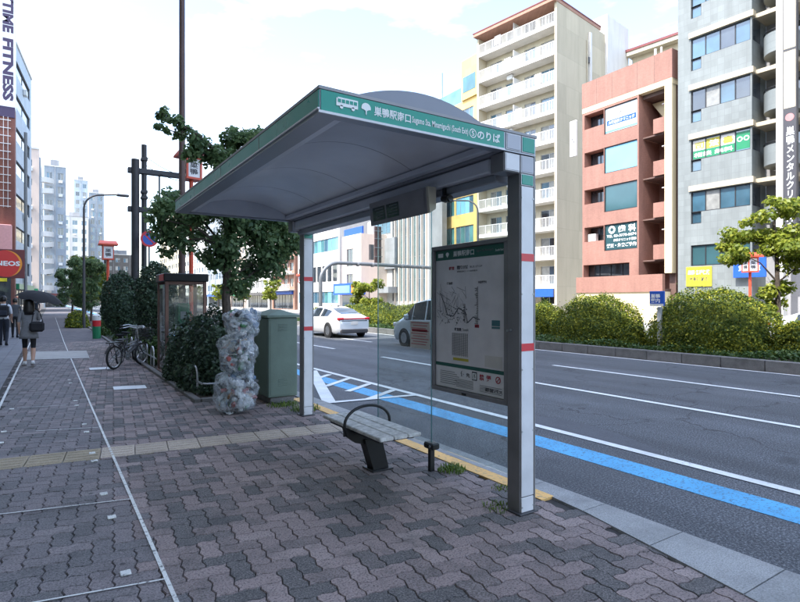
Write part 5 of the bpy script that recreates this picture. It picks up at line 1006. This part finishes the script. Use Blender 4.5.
# ------------------------------------------------------------------ vehicles: x across, y forwards, z up
pm('car_white', (.72, .73, .74), .3, .05, var=.03, scale=1, coat=.7); pm('car_silver', (.40, .47, .52), .3, .35, var=.03, scale=1, coat=.7); pm('lamp_red', (.40, .012, .02), .15, var=.05); pm('lamp_clear', (.55, .56, .58), .12, var=.05); pm('rim', (.35, .36, .37), .3, .8, var=.1)
def lerp(tab, x):
    for (a, p), (b, q) in zip(tab, tab[1:]):
        if a <= x <= b: t_ = (x-a)/(b-a); t_ = t_*t_*(3-2*t_)*.5+t_*.5; return p+(q-p)*t_
    return tab[0][1] if x < tab[0][0] else tab[-1][1]
def car(name, label, loc, rz, L_, top, belt, wb, wr, paintm, glass_y, wheels, r, wind, zb=.2, cat='car'):
    """lofted body; top/belt/wb/wr are tables over the length, glass_y = side windows (ya,yb), wind = ((rear a,b),(front a,b))"""
    t = thing(name, label, cat, loc, rz); ys = sorted(set([L_*i/44 for i in range(45)]+[v for q in glass_y for v in q]+[v for q in wind for v in q]))
    secs = []
    for y in ys:
        tp, bl, w_, wr_ = lerp(top, y), lerp(belt, y), lerp(wb, y), lerp(wr, y); bl = min(bl, tp-.02); wr_ = min(wr_, w_*.99) if tp-bl > .1 else w_*.93
        zl = zb+max(0, .12-.4*min(y, L_-y))
        secs.append([(w_*.90, zl), (w_*.985, zl+.10), (w_, (zl+bl)/2), (w_*.99, bl-.10), (w_*.965, bl), (wr_+(w_*.95-wr_)*.08, tp-.07 if tp-bl > .1 else tp-.012), (wr_*.86, tp-.012), (wr_*.45, tp), (0, tp+.004)])
    B, SW, RW = MB(), {}, {}; n = len(secs[0])
    for i in range(len(ys)-1):
        ym = (ys[i]+ys[i+1])/2
        for k in range(n-1):
            for s_ in (1, -1):
                q = [(s_*secs[i][k][0], ys[i], secs[i][k][1]), (s_*secs[i+1][k][0], ys[i+1], secs[i+1][k][1]), (s_*secs[i+1][k+1][0], ys[i+1], secs[i+1][k+1][1]), (s_*secs[i][k+1][0], ys[i], secs[i][k+1][1])]
                if s_ < 0: q = q[::-1]
                dst = B
                if k == 4:
                    for j, (a, b) in enumerate(glass_y):
                        if a <= ym <= b and secs[i][5][1]-secs[i][4][1] > .12: dst = SW.setdefault((j, s_), MB())
                if k >= 6:
                    for j, (a, b) in enumerate(wind):
                        if a <= ym <= b: dst = RW.setdefault(j, MB())
                dst.add(q, [(0, 1, 2, 3)])
    for i, y in ((0, ys[0]), (len(ys)-1, ys[-1])):
        p = [(x, y, z) for x, z in secs[i]]; p2 = [(-x, y, z) for x, z in secs[i]][::-1]; B.add(p+p2, [tuple(range(2*n))])
    def weld(mb, nm, m_):
        o = mb.build(nm, m_, t); bm = bmesh.new(); bm.from_mesh(o.data); bmesh.ops.remove_doubles(bm, verts=bm.verts[:], dist=.0008); bmesh.ops.recalc_face_normals(bm, faces=bm.faces[:]); bm.to_mesh(o.data); bm.free(); o.data.polygons.foreach_set('use_smooth', [True]*len(o.data.polygons)); o.data.set_sharp_from_angle(angle=R(40)); return o
    weld(B, 'body', paintm)
    for k_, mb in SW.items(): weld(mb, 'side_window', 'car_glass')
    for k_, mb in RW.items(): weld(mb, 'rear_window' if k_ == 0 else 'windscreen', 'car_glass')
    W = max(v for _, v in wb)
    for y in wheels:
        for s_ in (1, -1):
            MB().lathe([(r+.045, s_*(W-.10)), (r+.045, s_*(W+.004))], 24, (0, y, r), 'x').build('wheel_arch', 'black_rubber', t)
            wl = MB().lathe([(r*.62, s_*(W-.15)), (r*.95, s_*(W-.15)), (r, s_*(W-.12)), (r, s_*(W+.0)), (r*.94, s_*(W+.022)), (r*.66, s_*(W+.022))], 28, (0, y, r), 'x', False).build('wheel', 'black_rubber', t, True)
            rm = MB().lathe([(r*.65, s_*(W+.015)), (r*.60, s_*(W-.02)), (.02, s_*(W-.01))], 20, (0, y, r), 'x')
            for k in range(5):
                a = 2*pi*k/5; d = Vector((0, cos(a), sin(a))); nn = Vector((0, -sin(a), cos(a))); c0 = Vector((s_*(W+.012), y, r)); rm.add([c0+d*r*.08-nn*.03, c0+d*r*.62-nn*.045, c0+d*r*.62+nn*.045, c0+d*r*.08+nn*.03], [(0, 1, 2, 3)])
            rm.build('rim', 'rim', wl)
    return t
# white fastback hatch
c1 = car('white_hatchback', 'white fastback hatchback driving away beside the median', (11.5, 21.5, -.12), R(1), 4.6,
    [(0, .90), (.12, 1.04), (.45, 1.12), (1.2, 1.33), (2.0, 1.425), (2.5, 1.42), (3.1, 1.25), (3.6, 1.02), (4.2, .86), (4.5, .72), (4.6, .55)], [(0, .88), (.6, .98), (1.5, .96), (3.2, .90), (4.2, .80), (4.6, .5)],
    [(0, .74), (.25, .86), (1, .89), (3.6, .89), (4.3, .80), (4.6, .58)], [(0, .60), (1, .60), (2, .62), (3, .62), (3.6, .72), (4.6, .55)], 'car_white', [(.95, 1.75), (1.85, 3.0)], (.92, 3.62), .33, ((.30, 1.35), (2.55, 3.45)))
box('light_bar', 'lamp_red', c1, -.72, .72, -.025, .06, .84, .90, b=.015)
for s_ in (-1, 1): box('tail_light', 'lamp_red', c1, s_*.52, s_*.80, -.01, .24, .80, .93, b=.03); MB().bbox(s_*.90, s_*1.04, 3.0, 3.12, .93, 1.05, b=.03).build('mirror', 'car_white', c1)
box('number_plate', 'paper', c1, -.17, .17, -.025, -.012, .60, .74, b=.004); box('rear_bumper', 'dark_grey', c1, -.70, .70, -.035, .10, .22, .42, b=.04); box('rear_lip', 'dark_grey', c1, -.66, .66, -.02, .06, .76, .80, b=.02); box('roof_fin', 'dark_grey', c1, -.03, .03, 1.5, 1.66, 1.40, 1.47, b=.015)
# pale minivan
c2 = car('minivan', 'pale blue grey minivan passing behind the timetable case', (11.85, 13.15, -.12), 0, 4.6,
    [(0, 1.35), (.1, 1.62), (.6, 1.74), (2.2, 1.76), (3.0, 1.66), (3.6, 1.25), (3.85, 1.08), (4.3, .96), (4.52, .80), (4.6, .6)], [(0, 1.05), (2.5, 1.0), (3.8, .96), (4.3, .85), (4.6, .55)],
    [(0, .78), (.2, .85), (3.8, .85), (4.35, .78), (4.6, .6)], [(0, .68), (2, .70), (3, .68), (3.8, .72), (4.6, .56)], 'car_silver', [(.3, 1.2), (1.3, 2.2), (2.28, 3.05), (3.1, 3.5)], (.75, 3.55), .31, ((-1, -.5), (2.95, 3.75)))
for s_ in (-1, 1): box('headlight', 'lamp_clear', c2, s_*.55, s_*.78, 4.28, 4.46, .70, .86, b=.04); MB().bbox(s_*.86, s_*1.02, 3.2, 3.34, 1.0, 1.18, b=.03).build('mirror', 'car_silver', c2); box('tail_light', 'lamp_red', c2, s_*.62, s_*.80, -.02, .08, .85, 1.3, b=.02)
box('number_plate', 'paper', c2, -.17, .17, 4.585, 4.605, .42, .55); box('rear_window', 'car_glass', c2, -.58, .58, -.02, .06, 1.06, 1.40, b=.03); box('rear_bumper', 'car_silver', c2, -.76, .76, -.07, .16, .26, .56, b=.06); box('door_handle', 'car_silver', c2, -.87, -.85, 2.35, 2.55, .88, .92)
d3 = dup(c1, (22.5, 9.2, -.12), R(180), 'white fastback hatchback on the far carriageway behind the largest dome shrub'); dup(c1, (25.4, 44, -.12), R(180), 'white fastback hatchback far off beneath the road gantry arm')

# ------------------------------------------------------------------ parked bicycles: x forwards, z up
def bicycle(label, loc, rz, framem='dark_grey'):
    t = thing('bicycle', label, 'bicycle', loc, rz, 'bicycles parked by the hoop rail'); r = .27; wb_ = .98
    for x_ in (0, wb_):
        tor = MB(); N1, N2 = 28, 8
        tor.add([(x_+(r-.022+.022*cos(b))*cos(a), .022*sin(b), r+(r-.022+.022*cos(b))*sin(a)) for a in [2*pi*i/N1 for i in range(N1)] for b in [2*pi*j/N2 for j in range(N2)]], [(i*N2+j, ((i+1) % N1)*N2+j, ((i+1) % N1)*N2+(j+1) % N2, i*N2+(j+1) % N2) for i in range(N1) for j in range(N2)])
        w_ = tor.build('wheel', 'black_rubber', t, True); rm = MB(); rm.lathe([(r-.055, -.012), (r-.04, -.012), (r-.04, .012), (r-.055, .012), (r-.055, -.012)], 28, (x_, 0, r), 'y', False)
        for k in range(16): a = 2*pi*k/16; rm.tube([(x_, .02*(-1)**k, r), (x_+(r-.05)*cos(a), 0, r+(r-.05)*sin(a))], .0022, 4)
        rm.lathe([(.022, -.04), (.022, .04)], 10, (x_, 0, r), 'y'); rm.build('rim', 'steel', w_)
        MB().add([(x_+(r+.03)*cos(a), y_, r+(r+.03)*sin(a)) for a in [R(20+140*i/10) for i in range(11)] for y_ in (-.03, .03)], [(2*i, 2*i+1, 2*i+3, 2*i+2) for i in range(10)]).build('mudguard', framem, t)
    fb = MB(); bb = (.40, 0, .26); st = (.30, 0, .62); hd = (.84, 0, .66); fb.tube([bb, st], .017, 8).tube([bb, (.80, 0, .48)], .022, 8).tube([(.80, 0, .44), hd], .022, 8).tube([(.34, 0, .46), (.82, 0, .52)], .018, 8)
    for s_ in (-1, 1): fb.tube([(0, s_*.05, r), bb], .011, 6).tube([(0, s_*.05, r), (.32, s_*.02, .55)], .009, 6).tube([(.80, s_*.02, .50), (.83, s_*.05, .46), (wb_, s_*.05, r)], .013, 6)
    fb.build('frame', framem, t, True); MB().tube([st, (.275, 0, .76)], .013, 8).build('seat_post', 'steel', t, True)
    MB().add([(.13, -.09, .79), (.13, .09, .79), (.26, .09, .785), (.42, .022, .775), (.42, -.022, .775), (.26, -.09, .785), (.14, -.06, .74), (.14, .06, .74), (.40, .02, .745), (.40, -.02, .745)], [(0, 1, 2, 3, 4, 5), (6, 9, 8, 7), (0, 6, 7, 1), (1, 7, 8, 3, 2), (3, 8, 9, 4), (4, 9, 6, 0, 5)]).build('saddle', 'black', t, True)
    MB().tube([hd, (.80, 0, .88)], .014, 8).tube([(.66, -.28, .90), (.78, -.18, .93), (.80, 0, .89), (.78, .18, .93), (.66, .28, .90)], .013, 8).build('handlebar', 'steel', t, True)
    for s_ in (-1, 1): MB().tube([(.56, s_*.29, .885), (.67, s_*.28, .90)], .018, 8).build('grip', 'black', t)
    bk = MB()
    for z_ in (.62, .70, .78, .86):
        e = .13+.05*(z_-.62)/.24; p = [(1.06-e, -e, z_), (1.06+e, -e, z_), (1.06+e, e, z_), (1.06-e, e, z_), (1.06-e, -e, z_)]; bk.tube(p, .005, 4)
    for i in range(7):
        f_ = -1+2*i/6
        for a, b in (((f_, -1), (f_, -1)), ((f_, 1), (f_, 1)), ((-1, f_), (-1, f_)), ((1, f_), (1, f_))): bk.tube([(1.06+a[0]*.13, a[1]*.13, .62), (1.06+b[0]*.18, b[1]*.18, .86)], .003, 4)
    bk.build('basket', 'black', t); MB().lathe([(.09, -.045), (.09, -.038)], 18, (.40, 0, .26), 'y').tube([(.40, -.05, .26), (.50, -.06, .15)], .01, 6).tube([(.40, .05, .26), (.30, .06, .37)], .01, 6).build('crank', 'steel', t)
    MB().tube([(0, .07, .27), (-.06, .17, .0)], .009, 6).build('kickstand', 'steel', t); MB().bbox(-.2, .2, -.07, .07, .60, .625, b=.006).tube([(-.1, .05, .60), (0, .05, r)], .007, 5).tube([(-.1, -.05, .60), (0, -.05, r)], .007, 5).build('rear_rack', 'black', t); return t
k1 = bicycle('black bicycle with small wheels turned out onto the paving', (1.22, 13.75, 0), R(48))
bicycle('grey framed bicycle leaning by the hoop rail behind the black one', (1.42, 14.75, 0), R(62), 'pole_grey').rotation_euler[0] = R(5)

# ------------------------------------------------------------------ people
pm('skin', (.46, .27, .19), .55, var=.06); pm('hair', (.010, .008, .008), .4, var=.3, scale=30); pm('dress_grey', (.19, .19, .20), .85, var=.15, scale=20); pm('cloth_black', (.014, .014, .017), .85, var=.25, scale=14); pm('cloth_navy', (.02, .024, .035), .85, var=.2, scale=14); pm('shirt_white', (.62, .64, .68), .8, var=.06, scale=8); pm('shoe_white', (.7, .7, .7), .55, var=.06); pm('shirt_grey', (.07, .075, .085), .85, var=.15)
def person(label, loc, rz, h, joints, zones, hair_long=False, shoe='cloth_black'):
    """one continuous skinned body (faces +y); zones(co) gives the cloth of a face"""
    t = thing('person', label, 'person', loc, rz); J = {}; E_ = []; k = h/1.7
    base = {'pelvis': (0, 0, .95, .125, .10), 'waist': (0, 0, 1.08, .115, .085), 'chest': (0, .0, 1.27, .135, .10), 'neck': (0, 0, 1.43, .052, .055), 'jaw': (0, .012, 1.505, .058, .065), 'head': (0, .012, 1.58, .075, .088), 'crown': (0, .0, 1.65, .058, .07),
        'lhip': (-.085, 0, .90, .085, .09), 'rhip': (.085, 0, .90, .085, .09), 'lsho': (-.165, -.005, 1.385, .052, .055), 'rsho': (.165, -.005, 1.385, .052, .055)}
    base.update(joints); rad = {'knee': (.055, .058), 'calf': (.052, .058), 'ank': (.034, .036), 'toe': (.036, .028), 'elb': (.036, .038), 'wri': (.025, .024), 'palm': (.036, .016)}
    for s_ in 'lr':
        for j, rr in rad.items():
            if s_+j in base and len(base[s_+j]) == 3: base[s_+j] = (*base[s_+j], *rr)
        wv, pv = Vector(base[s_+'wri'][:3]), Vector(base[s_+'palm'][:3]); d = (pv-wv).normalized(); side = d.cross(Vector((0, 0, 1) if abs(d.z) < .8 else (0, 1, 0))).normalized(); fw = side.cross(d)
        for i, (off, ln_) in enumerate(((-.024, .058), (-.008, .07), (.008, .066), (.024, .05))):
            a = pv+d*.035+fw*off; b = a+d*ln_*.55+side*.008; c = b+d*ln_*.35+side*.022
            for nme, p in (('a', a), ('b', b), ('c', c)): base[f'{s_}f{i}{nme}'] = (*p, .0095, .0095)
        a = pv+fw*-.03; b = a+(d*.5-fw).normalized()*.035; base[s_+'tha'] = (*a, .012, .012); base[s_+'thb'] = (*b, .0095, .0095)
    names = list(base); idx = {n_: i for i, n_ in enumerate(names)}
    chain = ['pelvis-waist', 'waist-chest', 'chest-neck', 'neck-jaw', 'jaw-head', 'head-crown', 'pelvis-lhip', 'pelvis-rhip', 'chest-lsho', 'chest-rsho']
    for s_ in 'lr': chain += [f'{s_}hip-{s_}knee', f'{s_}knee-{s_}calf', f'{s_}calf-{s_}ank', f'{s_}ank-{s_}toe', f'{s_}sho-{s_}elb', f'{s_}elb-{s_}wri', f'{s_}wri-{s_}palm', f'{s_}palm-{s_}tha', f'{s_}tha-{s_}thb']+[e for i in range(4) for e in (f'{s_}palm-{s_}f{i}a', f'{s_}f{i}a-{s_}f{i}b', f'{s_}f{i}b-{s_}f{i}c')]
    me = bpy.data.meshes.new('body'); me.from_pydata([Vector(base[n_][:3])*k for n_ in names], [[idx[x] for x in c.split('-')] for c in chain], []); ob = bpy.data.objects.new('body', me); C.objects.link(ob)
    md = ob.modifiers.new('skin', 'SKIN'); md.use_smooth_shade = True; sv = me.skin_vertices[0].data
    for n_ in names: sv[idx[n_]].radius = (base[n_][3]*k, base[n_][4]*k)
    sv[idx['pelvis']].use_root = True; ob.modifiers.new('sub', 'SUBSURF').levels = 2; ob.modifiers['sub'].render_levels = 2
    bpy.context.view_layer.update(); m2 = bpy.data.meshes.new_from_object(ob.evaluated_get(bpy.context.evaluated_depsgraph_get())); bpy.data.objects.remove(ob)
    body = link('body', m2, None, t, 'all'); m2.materials.clear(); slots = []
    for p in m2.polygons:
        z = zones(p.center/k)
        if z not in slots: slots.append(z)
        p.material_index = slots.index(z)
    for z in slots: m2.materials.append(MATS[z])
    hb = MB()
    if hair_long:
        hb.lathe([(.115, 1.30), (.125, 1.40), (.118, 1.50), (.116, 1.58), (.10, 1.66), (.05, 1.705), (.01, 1.715)], 20)
        hb.v = [(x*1.0, min(y-.03, .055) if y > 0 else y*1.0-.03, z) for x, y, z in hb.v]
    else:
        hb.lathe([(.084, 1.525), (.097, 1.56), (.096, 1.62), (.075, 1.68), (.03, 1.71), (.005, 1.712)], 20); hb.v = [(x*.92, min(y*1.05-.012, .07), z+(.06 if y > .05 and z < 1.6 else 0)) for x, y, z in hb.v]
    hb.v = [(x*k, y*k, z*k) for x, y, z in hb.v]; hb.build('hair', 'hair', t, 'all')
    for s_ in 'lr':
        a, b = Vector(base[s_+'ank'][:3])*k, Vector(base[s_+'toe'][:3])*k; d = (b-a); d.z = 0; d.normalize(); n_ = Vector((-d.y, d.x, 0)); z0_ = min(a.z, b.z)-.045
        prof = [(-.075, .035), (-.05, .043), (.04, .042), (.12, .047), (.17, .04), (.20, .02)]; sh_ = MB(); vs = []
        tilt = max(0, a.z-b.z-.03)
        for q, wd in prof:
            c = a+d*q; zz = max(.002, b.z-.028+tilt*(1-(q+.07)/.27)); hh = .085 if q < .02 else .06 if q < .15 else .04
            vs += [(c+n_*wd).to_tuple()[:2]+(zz,), (c-n_*wd).to_tuple()[:2]+(zz,), (c-n_*wd*.75).to_tuple()[:2]+(zz+hh,), (c+n_*wd*.75).to_tuple()[:2]+(zz+hh,)]
        sh_.add(vs, [(4*i+j, 4*i+(j+1) % 4, 4*i+4+(j+1) % 4, 4*i+4+j) for i in range(5) for j in range(4)]+[(0, 1, 2, 3), (20, 21, 22, 23)]); sh_.build('shoe', shoe, t, 'all')
    return t
walkL = {'lknee': (-.09, .16, .50), 'lcalf': (-.09, .17, .34), 'lank': (-.09, .18, .09), 'ltoe': (-.095, .30, .05), 'rknee': (.09, .02, .48), 'rcalf': (.09, -.10, .35), 'rank': (.088, -.28, .14), 'rtoe': (.09, -.18, .05)}
arms = {'lelb': (-.21, -.08, 1.13), 'lwri': (-.20, .02, .91), 'lpalm': (-.20, .04, .86), 'relb': (.21, .02, 1.12), 'rwri': (.21, .14, .92), 'rpalm': (.21, .16, .87)}
def zw(c):
    if c.z > 1.42 or (abs(c.x) > .17 and c.z < 1.12): return 'skin'
    if c.z > .80: return 'dress_grey'
    if c.z > .46: return 'cloth_black'
    return 'skin'
J = dict(walkL); J.update({'lelb': (-.215, -.03, 1.12), 'lwri': (-.205, .05, .90), 'lpalm': (-.205, .06, .85), 'relb': (.20, .10, 1.16), 'rwri': (.15, .24, 1.30), 'rpalm': (.145, .255, 1.345)})
wo = person('person in a grey tunic and black leggings walking away under an umbrella', (-.42, 15.6, 0), 0, 1.60, J, zw, True, 'shoe_white')
kk = 1.60/1.7; dr = MB().lathe([(.07, 1.41), (.165, 1.375), (.165, 1.25), (.145, 1.08), (.175, .92), (.205, .78), (.21, .70), (.20, .70), (.16, .92)], 26, cap=False); dr.v = [(x*kk, y*.72*kk, z*kk) for x, y, z in dr.v]; dr.build('tunic', 'dress_grey', wo, 'all')
um = thing('umbrella', 'black umbrella tilted over the person in the grey tunic', 'umbrella', (-.28, 15.84, 1.26)); um.scale = (.9, .9, .95); ax = Vector((.20, -.12, .97)).normalized(); Rm = Vector((0, 0, 1)).rotation_difference(ax).to_matrix(); N1 = 8
def tr_(p): return tuple(Rm @ Vector(p))
cn = MB(); rings = [(.0, .56), (.18, .545), (.36, .49), (.50, .40), (.56, .335)]
for ri, (q, z_) in enumerate(rings):
    for a in range(32): an = 2*pi*a/32; sc = 1-.07*(q/.56)*(1-abs(cos(N1*an/2)))*1.3; cn.v.append(tr_((q*sc*cos(an), q*sc*sin(an), z_+.04*(q/.56)*(1-abs(cos(N1*an/2))))))
for i in range(4): cn.f += [(i*32+a, i*32+(a+1) % 32, (i+1)*32+(a+1) % 32, (i+1)*32+a) for a in range(32)]
cn.build('canopy', 'cloth_black', um, True); MB().tube([tr_((0, 0, -.06)), tr_((0, 0, .60))], .007, 8).build('shaft', 'steel', um); MB().tube([tr_((0, 0, -.10)), tr_((0, 0, .02))], .016, 8).build('handle', 'black', um); MB().tube([tr_((0, 0, .56)), tr_((0, 0, .62))], .008, 8).build('tip', 'black', um)
for a in range(8): an = 2*pi*a/8; MB().tube([tr_((0, 0, .54)), tr_((.36*cos(an), .36*sin(an), .475)), tr_((.55*cos(an), .55*sin(an), .33))], .004, 4).build('rib', 'steel', um)
hb_ = thing('shoulder_bag', 'black shoulder bag hanging at the back of the grey tunic', 'bag', (-.24, 15.40, .98)); MB().bbox(-.17, .13, -.07, .07, -.16, .08, b=.045).build('bag_body', 'cloth_black', hb_); MB().tube([(-.12, 0, .07), (-.10, .07, .22), (-.05, .18, .335), (.02, .20, .33), (.06, .10, .20), (.10, 0, .07)], .011, 6).build('strap', 'cloth_black', hb_, True)
def man(label, loc, h, shirt, trousers, mir, pack, plabel):
    J = dict(walkL); J.update(arms)
    if mir:
        sw = lambda n_: ('r' if n_[0] == 'l' else 'l')+n_[1:]; J = {sw(n_): (-p[0], *p[1:]) for n_, p in J.items()}
    def z_(c):
        if c.z > 1.445 or (abs(c.x) > .17 and c.z < (1.10 if shirt == 'shirt_white' else .93)): return 'skin'
        return shirt if c.z > .93 else trousers
    p = person(label, loc, 0, h, J, z_); q = h/1.7
    if pack:
        b = thing('backpack', plabel, 'backpack', (loc[0], loc[1]-.19*q, 1.02*q)); MB().bbox(-.155, .155, -.10, .085, -.02, .38, b=.06).build('pack_body', 'cloth_black', b); MB().bbox(-.11, .11, -.145, -.09, .02, .2, b=.03).build('front_pocket', 'cloth_navy', b)
        for s_ in (-1, 1): MB().tube([(s_*.09, .06, .36), (s_*.10, .14, .44), (s_*.10, .29, .38), (s_*.11, .27, .15), (s_*.12, .10, .05)], .016, 6).build('strap', 'cloth_black', b)
man('person in a white shirt and dark trousers wearing a black backpack', (-1.33, 22.9, 0), 1.72, 'shirt_white', 'cloth_navy', False, True, 'black backpack on the person in the white shirt')
man('person in a pale shirt and dark trousers without a bag', (-1.55, 25.4, 0), 1.70, 'shirt_white', 'cloth_black', True, False, '')
man('person in dark clothes walking ahead of the white shirts', (-1.22, 27.6, 0), 1.66, 'shirt_grey', 'cloth_black', False, False, '')
man('distant person in dark clothes near the cream building', (-.9, 52, 0), 1.7, 'cloth_navy', 'cloth_black', True, False, '')
